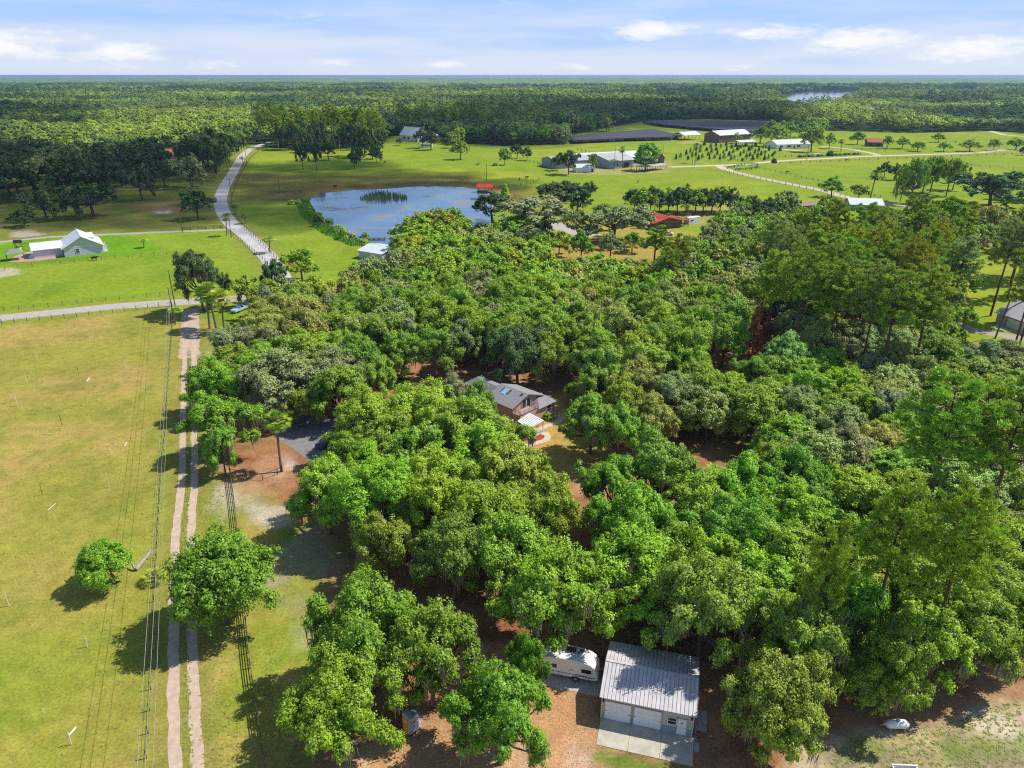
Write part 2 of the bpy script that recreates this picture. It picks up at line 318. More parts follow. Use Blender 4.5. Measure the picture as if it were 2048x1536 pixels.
    # forest floor
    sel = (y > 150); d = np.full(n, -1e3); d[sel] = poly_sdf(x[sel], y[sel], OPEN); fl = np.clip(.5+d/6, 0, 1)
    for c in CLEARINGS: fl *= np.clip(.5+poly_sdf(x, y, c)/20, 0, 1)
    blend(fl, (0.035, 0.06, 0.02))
    C = np.clip(C, 0, 1)
    V = np.stack([x, y, np.zeros(n)], 1); nc = len(s); nr = len(r)
    i = np.arange(nr-1)[:, None]*nc+np.arange(nc-1)[None, :]; i = i.ravel(); F = np.stack([i, i+1, i+nc+1, i+nc], 1)
    m = bpy.data.materials.new('ground'); N, L = nodes_of(m); b = N['Principled BSDF']; b.inputs['Roughness'].default_value = 1; b.inputs['Specular IOR Level'].default_value = 0.05
    at = N.new('ShaderNodeAttribute'); at.attribute_name = 'ground_colour'; tc = N.new('ShaderNodeTexCoord')
    mul = None; src = at.outputs['Color']
    for sc, lo_, hi, det in ((3.2, .72, 1.30, 4), (.55, .80, 1.20, 5), (0.06, .9, 1.12, 3)):
        nz = N.new('ShaderNodeTexNoise'); nz.inputs['Scale'].default_value = sc; nz.inputs['Detail'].default_value = det; nz.inputs['Roughness'].default_value = .65; L.new(tc.outputs['Object'], nz.inputs['Vector'])
        mr = N.new('ShaderNodeMapRange'); mr.inputs[1].default_value = .3; mr.inputs[2].default_value = .7; mr.inputs[3].default_value = lo_; mr.inputs[4].default_value = hi; L.new(nz.outputs[0], mr.inputs[0])
        mx = N.new('ShaderNodeMixRGB'); mx.blend_type = 'MULTIPLY'; mx.inputs[0].default_value = 1; L.new(src, mx.inputs[1]); L.new(mr.outputs[0], mx.inputs[2]); src = mx.outputs[0]
    # speckle of straw and weeds
    nz = N.new('ShaderNodeTexNoise'); nz.inputs['Scale'].default_value = 2.1; nz.inputs['Detail'].default_value = 7; nz.inputs['Roughness'].default_value = .75; L.new(tc.outputs['Object'], nz.inputs['Vector'])
    hs = N.new('ShaderNodeHueSaturation'); L.new(src, hs.inputs['Color']); mr = N.new('ShaderNodeMapRange'); mr.inputs[1].default_value = .35; mr.inputs[2].default_value = .65; mr.inputs[3].default_value = .485; mr.inputs[4].default_value = .515; L.new(nz.outputs[0], mr.inputs[0]); L.new(mr.outputs[0], hs.inputs['Hue'])
    L.new(hs.outputs[0], b.inputs['Base Color'])
    struct(np_mesh('ground', V, F, 4, [m], colattr=np.concatenate([C, np.ones((n, 1))], 1)))
build_ground()

def ribbon(name, line, width, z, m, jit=0.0, seed=1, offset=0.0):
    rnd = random.Random(seed); L_ = []; 
    pts = []
    for a, b in zip(line[:-1], line[1:]):
        k = max(1, int(math.dist(a, b)/(1.0 if jit else 2.5))); pts += [(a[0]+(b[0]-a[0])*t/k, a[1]+(b[1]-a[1])*t/k) for t in range(k)]
    pts.append(line[-1]); v = []; f = []; 
    for i, p in enumerate(pts):
        q0, q1 = pts[max(0, i-1)], pts[min(len(pts)-1, i+1)]; tx, ty = q1[0]-q0[0], q1[1]-q0[1]; l = math.hypot(tx, ty) or 1; nx, ny = -ty/l, tx/l
        w1 = offset+width/2+rnd.uniform(-jit, jit); w2 = offset-width/2+rnd.uniform(-jit, jit)
        v += [(p[0]+nx*w1, p[1]+ny*w1, z), (p[0]+nx*w2, p[1]+ny*w2, z)]
        if i: f.append((2*i-2, 2*i-1, 2*i+1, 2*i))
    me = bpy.data.meshes.new(name); me.from_pydata(v, [], f); me.materials.append(m); o = bpy.data.objects.new(name, me); COL.objects.link(o); return o
def poly_sheet(name, poly, z, m, wob=0.0, seed=3):
    rnd = random.Random(seed); pts = []
    for i in range(len(poly)):
        a, b = poly[i], poly[(i+1) % len(poly)]; k = max(1, int(math.dist(a, b)/max(1.5, wob*2))) if wob else 1
        for t in range(k): pts.append((a[0]+(b[0]-a[0])*t/k+rnd.uniform(-wob, wob), a[1]+(b[1]-a[1])*t/k+rnd.uniform(-wob, wob), z))
    me = bpy.data.meshes.new(name); me.from_pydata(pts, [], [tuple(range(len(pts)))]); me.materials.append(m)
    o = bpy.data.objects.new(name, me); COL.objects.link(o)
    if o.data.polygons[0].normal.z < 0: o.data.flip_normals()
    return o
m_asph = mat('pale_asphalt', (0.46, 0.42, 0.37), .9, .2, noise=.12, nscale=.6); m_asph2 = mat('county_asphalt', (0.52, 0.50, 0.49), .9, .2, noise=.12, nscale=.3)
m_dark = mat('dark_asphalt', (0.25, 0.235, 0.24), .85, .25, noise=.15, nscale=.8)
m_sand = mat('sand_track', (0.56, 0.43, 0.33), 1, .05, noise=.14, nscale=1.3)
m_conc = mat('concrete', (0.53, 0.48, 0.39), .9, .2, noise=.16, nscale=.9); m_conc2 = mat('old_concrete', (0.42, 0.39, 0.35), .9, .2, noise=.25, nscale=1.3)
m_lime = mat('limerock', (0.60, 0.52, 0.42), 1, .1, noise=.12, nscale=.5)
struct(ribbon('road', ROAD, 6.6, 0.012, m_asph2)); struct(ribbon('side_road', SIDE, 6.2, 0.016, m_asph, .06))
m_yel = mat('road_paint', (0.55, 0.42, 0.12), .8); struct(ribbon('road_centre_line', ROAD[40:], 0.14, 0.020, m_yel))
struct(ribbon('dirt_track', LANE, 1.12, 0.012, m_sand, .13, 2, .98)); struct(ribbon('dirt_track', LANE, 1.12, 0.012, m_sand, .13, 5, -.98))
struct(ribbon('dirt_track_mouth', LANE[:9], 4.6, 0.008, mat('sand_mouth', (0.52, 0.40, 0.30), 1, .05, noise=.2, nscale=.8), .3, 8))
struct(poly_sheet('driveway', DRIVEWAY, 0.012, m_dark))
struct(ribbon('farm_road', FARMROAD, 7, 0.02, m_lime, .2)); struct(ribbon('farm_road', FARMROAD2, 6.0, 0.026, m_lime, .1))
struct(ribbon('farm_lane', [G(*p) for p in ((-300, 508), (0, 484), (60, 478), (100, 474), (240, 468), (300, 465), (440, 460), (470, 458))], 3.4, 0.014, mat('lane_grey', (0.40, 0.37, 0.34), .95, noise=.1)))
struct(ribbon('farm_lane', [G(*p) for p in ((235, 379), (300, 378), (380, 376), (438, 374))], 3.2, 0.016, MATS['lane_grey']))
struct(ribbon('farm_lane', [G(*p) for p in ((1640, 292), (1700, 298), (1742, 306), (1760, 311))], 5, 0.026, m_lime)); struct(ribbon('farm_lane', [G(*p) for p in ((1545, 296), (1600, 302), (1660, 311))], 6, 0.030, m_lime))
struct(ribbon('farm_lane', [G(*p) for p in ((1980, 262), (2010, 270), (2060, 274), (2200, 280))], 6, 0.026, m_lime))
struct(ribbon('street', smooth_line([G(*p) for p in ((1820, 560), (1850, 590), (1880, 620), (1930, 655), (1990, 668), (2060, 678), (2300, 700))], 4), 4.2, 0.012, mat('street_asphalt', (0.38, 0.33, 0.29), .9, noise=.15)))
struct(poly_sheet('driveway', GP((1980, 655), (2010, 640), (2200, 650), (2200, 680), (2060, 672)), 0.018, m_conc))
struct(poly_sheet('driveway', GP((1095, 440), (1165, 455), (1205, 470), (1170, 475), (1100, 458)), 0.014, m_asph))

def water_mat(name, base, algae=True):
    m = bpy.data.materials.new(name); N, L = nodes_of(m); b = N['Principled BSDF']; b.inputs['Roughness'].default_value = .06; b.inputs['IOR'].default_value = 1.45; b.inputs['Specular IOR Level'].default_value = .9
    tc = N.new('ShaderNodeTexCoord'); nz = N.new('ShaderNodeTexNoise'); nz.inputs['Scale'].default_value = 1.2; nz.inputs['Detail'].default_value = 4; L.new(tc.outputs['Object'], nz.inputs['Vector'])
    bp = N.new('ShaderNodeBump'); bp.inputs['Strength'].default_value = .05; bp.inputs['Distance'].default_value = .3; L.new(nz.outputs[0], bp.inputs['Height']); L.new(bp.outputs[0], b.inputs['Normal'])
    n2 = N.new('ShaderNodeTexNoise'); n2.inputs['Scale'].default_value = .05; n2.inputs['Detail'].default_value = 9; n2.inputs['Roughness'].default_value = .7; L.new(tc.outputs['Object'], n2.inputs['Vector'])
    rp = N.new('ShaderNodeValToRGB'); L.new(n2.outputs[0], rp.inputs[0]); rp.color_ramp.elements[0].position = .50; rp.color_ramp.elements[1].position = .62
    rp.color_ramp.elements[0].color = (*base, 1); rp.color_ramp.elements[1].color = ((0.26, 0.24, 0.17, 1) if algae else (*base, 1)); L.new(rp.outputs[0], b.inputs['Base Color'])
    r2 = N.new('ShaderNodeMapRange'); L.new(n2.outputs[0], r2.inputs[0]); r2.inputs[1].default_value = .52; r2.inputs[2].default_value = .62; r2.inputs[3].default_value = .06; r2.inputs[4].default_value = .38 if algae else .1; L.new(r2.outputs[0], b.inputs['Roughness'])
    return m
struct(poly_sheet('pond', POND, 0.05, water_mat('pond_water', (0.085, 0.14, 0.23)), 1.6))
struct(poly_sheet('lake', LAKE, 0.3, water_mat('lake_water', (0.10, 0.18, 0.30), False)))
# ------------------------------------------------------------ foliage
def leaf_mat(name, trans=0.26, var=0.5, far=False, spec=0.025):
    m = bpy.data.materials.new(name); N, L = nodes_of(m); N.clear(); out = N.new('ShaderNodeOutputMaterial')
    oi = N.new('ShaderNodeObjectInfo'); at = N.new('ShaderNodeAttribute'); at.attribute_name = 'tint'
    mr = N.new('ShaderNodeMapRange'); L.new(at.outputs['Fac'], mr.inputs[0]); mr.inputs[3].default_value = 1-var; mr.inputs[4].default_value = 1+var
    rr = N.new('ShaderNodeMapRange'); L.new(oi.outputs['Random'], rr.inputs[0]); rr.inputs[3].default_value = .68 if far else .88; rr.inputs[4].default_value = 1.32 if far else 1.12
    mu = N.new('ShaderNodeMath'); mu.operation = 'MULTIPLY'; L.new(mr.outputs[0], mu.inputs[0]); L.new(rr.outputs[0], mu.inputs[1])
    col = oi.outputs['Color']
    if far:
        nz = N.new('ShaderNodeTexNoise'); nz.inputs['Scale'].default_value = .0034; nz.inputs['Detail'].default_value = 5; L.new(oi.outputs['Location'], nz.inputs['Vector'])
        rp = N.new('ShaderNodeValToRGB'); L.new(nz.outputs[0], rp.inputs[0]); rp.color_ramp.elements[0].position = .41; rp.color_ramp.elements[1].position = .59
        rp.color_ramp.elements[0].color = (0.13, 0.25, 0.09, 1); rp.color_ramp.elements[1].color = (0.52, 0.64, 0.11, 1); e = rp.color_ramp.elements.new(.5); e.color = (0.30, 0.44, 0.10, 1)
        col = rp.outputs[0]
    vm = N.new('ShaderNodeMixRGB'); vm.blend_type = 'MULTIPLY'; vm.inputs[0].default_value = 1; L.new(col, vm.inputs[1]); L.new(mu.outputs[0], vm.inputs[2])
    hs = N.new('ShaderNodeHueSaturation'); L.new(vm.outputs[0], hs.inputs['Color'])
    hm = N.new('ShaderNodeMapRange'); L.new(at.outputs['Fac'], hm.inputs[0]); hm.inputs[3].default_value = .506; hm.inputs[4].default_value = .494; L.new(hm.outputs[0], hs.inputs['Hue'])
    d = N.new('ShaderNodeBsdfDiffuse'); t = N.new('ShaderNodeBsdfTranslucent'); g = N.new('ShaderNodeBsdfGlossy'); g.inputs['Roughness'].default_value = .45; g.inputs['Color'].default_value = (.8, .85, .9, 1)
    L.new(hs.outputs[0], d.inputs[0]); L.new(hs.outputs[0], t.inputs[0]); mx = N.new('ShaderNodeMixShader'); mx.inputs[0].default_value = trans; L.new(d.outputs[0], mx.inputs[1]); L.new(t.outputs[0], mx.inputs[2])
    m2 = N.new('ShaderNodeMixShader'); m2.inputs[0].default_value = spec; L.new(mx.outputs[0], m2.inputs[1]); L.new(g.outputs[0], m2.inputs[2]); L.new(m2.outputs[0], out.inputs[0])
    return m
M_LEAF = leaf_mat('foliage'); M_FAR = leaf_mat('far_foliage', .25, .14, True, .02)
M_BARK = mat('bark', (0.16, 0.125, 0.10), .95, .1, noise=.4, nscale=3); M_BARKP = mat('pine_bark', (0.17, 0.095, 0.065), .95, .1, noise=.4, nscale=3, stretch=(3, 3, .5))
M_MOSS = mat('hanging_moss', (0.36, 0.32, 0.23), .95, .05, noise=.3, nscale=2); M_DEAD = mat('dead_wood', (0.38, 0.35, 0.31), .95, .1, noise=.3, nscale=3)

def unit(v): return v/np.maximum(np.linalg.norm(v, axis=-1, keepdims=True), 1e-9)
def rdir(rng, n, up=0.0):
    v = rng.normal(size=(n, 3)); v[:, 2] += up; return unit(v)
def leaf_quads(rng, C, Nn, size, asp=.62, fold=.22):
    """one bent leaf-spray quad at each centre"""
    t = unit(np.cross(Nn, rng.normal(size=C.shape))); b = np.cross(Nn, t); s = size[:, None]
    V = np.stack([C+t*s, C+b*s*asp-Nn*s*fold, C-t*s, C-b*s*asp-Nn*s*fold], 1).reshape(-1, 3)
    return V, np.arange(len(C)*4).reshape(-1, 4)
def crown_from_clumps(rng, name, cc, cr, ldir, nleaf, leaf, parent, m, flat=.75, upn=.55, rand=.75, jitter=.3):
    k = len(cc); idx = np.repeat(np.arange(k), nleaf); n = len(idx)
    d = rdir(rng, n, .35); rad = cr[idx]*(rng.random(n)**.4)*rng.uniform(.8, 1.25, n)
    C = cc[idx]+d*rad[:, None]*np.array([1, 1, flat])+rng.normal(size=(n, 3))*(leaf*jitter)
    Nn = unit(d*.6+ldir[idx]*.6+np.array([0, 0, upn])+rng.normal(size=(n, 3))*rand*.5)
    size = leaf*rng.uniform(.6, 1.35, n)
    tint = np.clip(.5+(rng.random(k)[idx]-.5)*.55+(rng.random(n)-.5)*.6+(d[:, 2]*.12), 0, 1)
    V, F = leaf_quads(rng, C, Nn, size)
    o = np_mesh(name, V, F, 4, [m], attrs={'tint': ('FACE', tint)}, parent=parent); return o
def lobes_for(rng, R, H, n, low=.5, style='oak'):
    P = []; 
    for i in range(n):
        a = 2*math.pi*(i*.618+rng.uniform(-.08, .08)); q = math.sqrt((i+.5)/n); r = R*q*rng.uniform(.55, .90)
        lr = R*rng.uniform(.22, .42)*(1.12-.25*q)
        if style == 'round': z = H*(.80-.30*q**2)-lr*.55+H*rng.uniform(-.03, .03)
        elif style == 'open': z = H*(.88-.50*q*rng.uniform(.2, 1.2))-lr*.5
        else: z = H*(.88-.40*q*rng.uniform(.25, 1.25))-lr*.5
        P.append((r*math.cos(a), r*math.sin(a), max(z, H*.27), lr))
    if style != 'round':
        for i in range(int(n*.75)):     # small outlying lobes that break the outline
            a = rng.uniform(0, 6.283); r = R*rng.uniform(.72, 1.08); P.append((r*math.cos(a), r*math.sin(a), H*rng.uniform(.34, .70), R*rng.uniform(.11, .19)))
    return np.array(P)
def broadleaf(name, seed, style='oak', R=6.0, H=12.5, nl=11, ncl=26, nleaf=70, leaf=.2, moss=0, label='', cat='tree', limb=True, deadtwigs=0):
    rng = np.random.default_rng(seed); root = thing(name, label, cat)
    P = lobes_for(rng, R, H, nl, style=style); cc = []; cr = []; ld = []; li = []
    for i, (x, y, z, lr) in enumerate(P):
        fl = .78; small = lr < .2*R; ns = max(3, int((5 if small else 8)*ncl/26)); sd_ = rdir(rng, ns, .4); sr = lr*rng.uniform(.30, .62, ns)
        sc_ = np.array([x, y, z])+sd_*lr*rng.uniform(.50, 1.18, (ns, 1))*np.array([1, 1, fl]); m_ = max(4, int(ncl*(.62 if not small else .4)))
        si = np.repeat(np.arange(ns), m_); dd = rdir(rng, len(si), .35); pos = sc_[si]+dd*sr[si][:, None]*rng.uniform(.45, 1.15, (len(si), 1)); d = unit(dd*.6+sd_[si]*.6)
        keep = np.ones(len(pos), bool)
        for j, (x2, y2, z2, r2) in enumerate(P):
            if j != i: keep &= np.linalg.norm((pos-np.array([x2, y2, z2]))/np.array([1, 1, fl]), axis=1) > r2*.5
        pos = pos[keep]; cc.append(pos); ld.append(d[keep]); cr.append(R*(.035+.10*rng.random(len(pos))**1.3)); li.append(np.full(len(pos), i))
    if style == 'round':       # lower skirt so the crown reaches down
        for i in range(int(nl*ncl*.16)):
            a = rng.uniform(0, 6.28); cc.append(np.array([[math.cos(a)*R*.82*rng.uniform(.8, 1.05), math.sin(a)*R*.82*rng.uniform(.8, 1.05), H*rng.uniform(.28, .5)]])); ld.append(np.array([[math.cos(a), math.sin(a), 0]])); cr.append(np.array([R*.13])); li.append(np.array([0]))
    cc = np.concatenate(cc); cr = np.concatenate(cr); ld = np.concatenate(ld); li = np.concatenate(li)
    crown_from_clumps(rng, 'crown', cc, cr, ld, nleaf, leaf, root, M_LEAF)
    mb = MB(); top = Vector((rng.uniform(-.3, .3), rng.uniform(-.3, .3), H*.30)); tr = .055*R
    mb.tube([(0, 0, -.1), (0, 0, .25), top*.5, top], [tr*1.5, tr*1.05, tr*.9, tr*.85], 7)
    if limb:
        for i, (x, y, z, lr) in enumerate(P):
            e = Vector((x, y, z-lr*.2)); m1 = top.lerp(e, .45)+Vector((rng.uniform(-.4, .4), rng.uniform(-.4, .4), -.04*H+rng.uniform(-.3, .5)))
            mb.tube([top, m1, e], [tr*.62, tr*.36, tr*.16], 5)
            near = np.where(li == i)[0]
            for q in near[:: max(1, len(near)//11)]:
                w = Vector(cc[q]); mid = e.lerp(w, .5)+Vector((rng.uniform(-.2, .2), rng.uniform(-.2, .2), rng.uniform(-.15, .25))); mb.tube([m1.lerp(e, .7), mid, w], [tr*.15, tr*.09, tr*.04], 4, False)
    if moss:
        n = moss; sites = rng.choice(np.where(cc[:, 2] < H*.72)[0], max(6, moss//22)); q = sites[rng.integers(0, len(sites), n)]; base = cc[q]+rng.normal(size=(n, 3))*.38; base[:, 2] -= cr[q]*.2
        ang = rng.uniform(0, 6.28, n); w = rng.uniform(.05, .13, n); ln = rng.uniform(.7, 2.3, n)*rng.uniform(.6, 1.2, n)
        ax = np.stack([np.cos(ang), np.sin(ang), np.zeros(n)], 1)*w[:, None]; drop = np.stack([rng.normal(size=n)*.12, rng.normal(size=n)*.12, -ln], 1)
        V = np.stack([base-ax, base+ax, base+ax*.8+drop*.6, base+drop], 1).reshape(-1, 3); V2 = V.copy()
        ax2 = np.stack([-np.sin(ang), np.cos(ang), np.zeros(n)], 1)*w[:, None]
        Vb = np.stack([base-ax2, base+ax2, base+ax2*.6+drop*.7, base+drop*.9], 1).reshape(-1, 3)
        VV = np.concatenate([V, Vb]); mo = np_mesh('spanish_moss', VV, np.arange(len(VV)).reshape(-1, 4), 4, [M_MOSS], parent=root); mo['kind'] = 'stuff'
    if deadtwigs:
        md = mb.mat(1)
        for k in range(deadtwigs):
            i = rng.integers(0, len(P)); x, y, z, lr = P[i]; s0 = Vector((x, y, z)); d = Vector(rdir(rng, 1, .5)[0]); e = s0+d*lr*1.5
            md.tube([s0, s0.lerp(e, .6)+Vector(rng.normal(size=3))*.15, e], [.08, .055, .02], 4, False)
            for t in range(7):
                s1 = s0.lerp(e, rng.uniform(.4, .9)); md.tube([s1, s1+Vector(rdir(rng, 1, .4)[0])*rng.uniform(.5, 1.1)], [.035, .012], 3, False)
    mb.build('trunk', [M_BARK, M_DEAD], root, True)
    root['_R'] = R; root['_H'] = H
    return root
def pine(name, seed, H=22.0, R=3.6, tufts=150, blades=85, blen=.36, w=.045, frac=.42):
    rng = np.random.default_rng(seed); root = thing(name, '', 'pine tree'); mb = MB()
    lean = Vector((rng.uniform(-.8, .8), rng.uniform(-.8, .8), 0)); pt = lambda t: Vector((0, 0, H*t))+lean*(t*t)
    mb.tube([(0, 0, -.1)]+[pt(t) for t in (.02, .25, .5, .75, .97)], [.34, .27, .23, .19, .13, .04], 7)
    C = []; D = []
    nb = max(8, tufts//6)
    for i in range(nb):
        t = 1-frac*(i/nb)**.9; a = i*2.4+rng.uniform(-.4, .4); rr = R*(.35+.75*math.sin(min(1, (1-t)/frac*1.25+.12)*2.2))*rng.uniform(.55, 1.1)
        s = pt(t-.03); e = pt(t)+Vector((math.cos(a)*rr, math.sin(a)*rr, rng.uniform(-.2, .9)*1.0)); mid = s.lerp(e, .5)+Vector((0, 0, -.15))
        mb.tube([s, mid, e], [.08, .055, .02], 4, False)
        for k in range(6):
            q = rng.uniform(.45, 1.05); c = s.lerp(e, q)+Vector(rng.normal(size=3))*rr*.16+Vector((0, 0, .2)); C.append(c); D.append((c-s).normalized())
            if k % 2: mb.tube([s.lerp(e, q*.8), c], [.03, .012], 3, False)
    for k in range(5):     # bare dead stubs under the crown
        t = rng.uniform(.35, 1-frac); a = rng.uniform(0, 6.28); s = pt(t); mb.tube([s, s+Vector((math.cos(a), math.sin(a), .25))*rng.uniform(.5, 1.6)], [.05, .015], 3, False)
    mb.build('trunk', M_BARKP, root, True)
    C = np.array(C); D = np.array(D); k = len(C); idx = np.repeat(np.arange(k), blades); n = len(idx)
    d = unit(rng.normal(size=(n, 3))+D[idx]*.5+np.array([0, 0, .45])); base = C[idx]+rng.normal(size=(n, 3))*.17*np.array([1, 1, .6]); L_ = blen*rng.uniform(.7, 1.3, n)[:, None]
    side = unit(np.cross(d, rng.normal(size=(n, 3))))*w
    V = np.stack([base-side*.6, base+side*.6, base+d*L_+side, base+d*L_-side], 1).reshape(-1, 3)
    tint = np.clip(.5+(rng.random(k)[idx]-.5)*.4+(rng.random(n)-.5)*.6, 0, 1)
    np_mesh('crown', V, np.arange(n*4).reshape(-1, 4), 4, [M_LEAF], attrs={'tint': ('FACE', tint)}, parent=root)
    root['_R'] = R; root['_H'] = H; return root
def palm(name, seed, H=9.0, nf=52, fl=1.7, leaflets=17, lean=.6, drop=True):
    rng = np.random.default_rng(seed); root = thing(name, '', 'palm tree'); mb = MB(); top = Vector((rng.uniform(-lean, lean), rng.uniform(-lean, lean), H))
    mb.tube([(0, 0, -.1), (0, 0, .3), top*.5+Vector((0, 0, 0)), top], [.24, .19, .16, .17], 8); mb.build('trunk', mat('palm_bark', (0.22, 0.18, 0.145), .95, .1, noise=.3, nscale=5, stretch=(1, 1, 4)), root, True)
    V = []; T = []; st = MB()
    for i in range(nf):
        a = i*2.399+rng.uniform(-.2, .2); e = math.radians(86-142*(i/nf)+rng.uniform(-8, 8)); d = Vector((math.cos(a)*math.cos(e), math.sin(a)*math.cos(e), math.sin(e))); ln = fl*rng.uniform(.5, .72)*(1+.35*(i/nf))
        hub = top+d*ln+Vector((0, 0, -.05)); st.tube([top, top+d*ln*.5+Vector((0, 0, .06)), hub], [.03, .025, .02], 3, False)
        side = d.cross(Vector((0, 0, 1))); side = side.normalized() if side.length > .05 else Vector((1, 0, 0)); tn = rng.uniform(0, 1)
        for j in range(leaflets):
            f = (j/(leaflets-1)-.5)*2.5; q = (d*math.cos(f)+side*math.sin(f)); q.z -= .10+.12*abs(f)/1.6; q.normalize(); L_ = fl*rng.uniform(.42, .58); tip = hub+q*L_+Vector((0, 0, -.14*L_)); s2 = q.cross(d.cross(side) if abs(f) < 9 else Vector((0, 0, 1))).normalized()*.055
            V += [tuple(hub-s2*.4), tuple(hub+s2*.4), tuple(hub.lerp(tip, .6)+s2), tuple(tip)]; T.append(np.clip(tn+rng.uniform(-.25, .25)+.15, 0, 1))
    np_mesh('fronds', np.array(V), np.arange(len(V)).reshape(-1, 4), 4, [M_LEAF], attrs={'tint': ('FACE', np.array(T))}, parent=root)
    st.build('frond_stalk', mat('palm_stalk', (0.22, 0.24, 0.08), .8), root)
    if drop:
        dm = MB()
        for i in range(40):
            a = rng.uniform(0, 6.28); L_ = rng.uniform(.6, 1.5); b = top+Vector((math.cos(a)*.2, math.sin(a)*.2, -.1)); t = b+Vector((math.cos(a)*.35, math.sin(a)*.35, -L_)); s = Vector((-math.sin(a), math.cos(a), 0))*.12
            dm.quad(b-s*.3, b+s*.3, t+s, t-s)
        dm.build('dead_frond', mat('dead_frond', (0.30, 0.22, 0.12), .9, noise=.3), root)
    root['_R'] = fl*1.1; root['_H'] = H; return root

PROTO = {}; FIRST = set()
for i in range(5): PROTO[f'oak{i}'] = broadleaf('live_oak', 100+i, 'oak' if i % 2 else 'open', 6.2, 12.5, (12, 14, 11, 14, 13)[i], 26, 26, .150, moss=(500, 900, 260, 700, 120)[i], deadtwigs=(3, 8, 5, 9, 2)[i])
for i in range(4): PROTO[f'rnd{i}'] = broadleaf('laurel_oak', 200+i, 'round', 5.0, 10.5, (15, 18, 16, 20)[i], 24, 22, .145, moss=0)
PROTO['big0'] = broadleaf('broad_crowned_tree', 301, 'round', 7.0, 12.5, 26, 26, 24, .165)
PROTO['big1'] = broadleaf('live_oak', 305, 'open', 7.5, 14, 15, 30, 27, .165, moss=380, deadtwigs=8)
PROTO['big2'] = broadleaf('live_oak', 309, 'oak', 7.5, 14, 17, 30, 27, .165, moss=760, deadtwigs=9)
for i in range(3): PROTO[f'pin{i}'] = pine('pine', 400+i, (23, 21, 25)[i], (3.8, 3.2, 4.4)[i], (300, 250, 340)[i], blades=64, w=.055)
PROTO['pal0'] = palm('palm_tree', 500, 9.5); PROTO['pal1'] = palm('palm_tree', 501, 8.0, 44); PROTO['pal2'] = palm('palm_tree', 502, 2.0, 26, 1.6, 13, .1, False)
# lighter crowns for trees more than about 170 m off
for i in range(4): PROTO[f'omd{i}'] = broadleaf('live_oak', 600+i, 'oak' if i % 2 else 'open', 6.2, 12, 12, 16, 13, .30, moss=(160, 0, 260, 60)[i])
for i in range(3): PROTO[f'rmd{i}'] = broadleaf('round_tree', 650+i, 'round', 5.2, 11, 12, 15, 13, .30)
for i in range(3): PROTO[f'pmd{i}'] = pine('pine', 680+i, 23, (3.6, 3.0, 4.2)[i], 140, 50, .5, .11)
PROTO['cyp0'] = None
for k in [k for k, v in PROTO.items() if v is None]: del PROTO[k]
def conifer(name, seed, H=8, R=1.8, leaf=.2):
    rng = np.random.default_rng(seed); root = thing(name, '', 'tree'); n = 130; t = rng.random(n)**.8; a = rng.uniform(0, 6.28, n); r = R*(1-t*.88)*rng.uniform(.6, 1.05, n)
    cc = np.stack([np.cos(a)*r, np.sin(a)*r, .12*H+t*.88*H], 1); ld = unit(np.stack([np.cos(a), np.sin(a), np.full(n, .4)], 1))
    crown_from_clumps(rng, 'crown', cc, np.full(n, R*.26), ld, 34, leaf, root, M_LEAF); mb = MB(); mb.tube([(0, 0, -.1), (0, 0, H*.5), (0, 0, H*.97)], [.14, .1, .03], 6); mb.build('trunk', M_BARK, root)
    root['_R'] = R; root['_H'] = H; return root
PROTO['con0'] = conifer('cypress', 700); PROTO['con1'] = conifer('cypress', 701, 7, 1.9, .3)
def bush(name, seed, R=1.6, H=1.9, leaf=.16):
    rng = np.random.default_rng(seed); root = thing(name, '', 'shrub'); n = 40; d = rdir(rng, n, .6); cc = d*np.array([R*.7, R*.7, H*.55])+np.array([0, 0, H*.4]); cc[:, 2] = np.maximum(cc[:, 2], .15)
    crown_from_clumps(rng, 'leaves', cc, np.full(n, R*.3), d, 40, leaf, root, M_LEAF); mb = MB()
    for c in cc[::5]: mb.tube([(0, 0, 0), tuple(c*.5+np.array([0, 0, .1])), tuple(c)], [.05, .03, .015], 4, False)
    mb.build('stem', M_BARK, root); root['_R'] = R; root['_H'] = H; return root
PROTO['bsh0'] = bush('shrub', 710); PROTO['bsh1'] = bush('shrub', 711, 1.6, 1.7, .3)

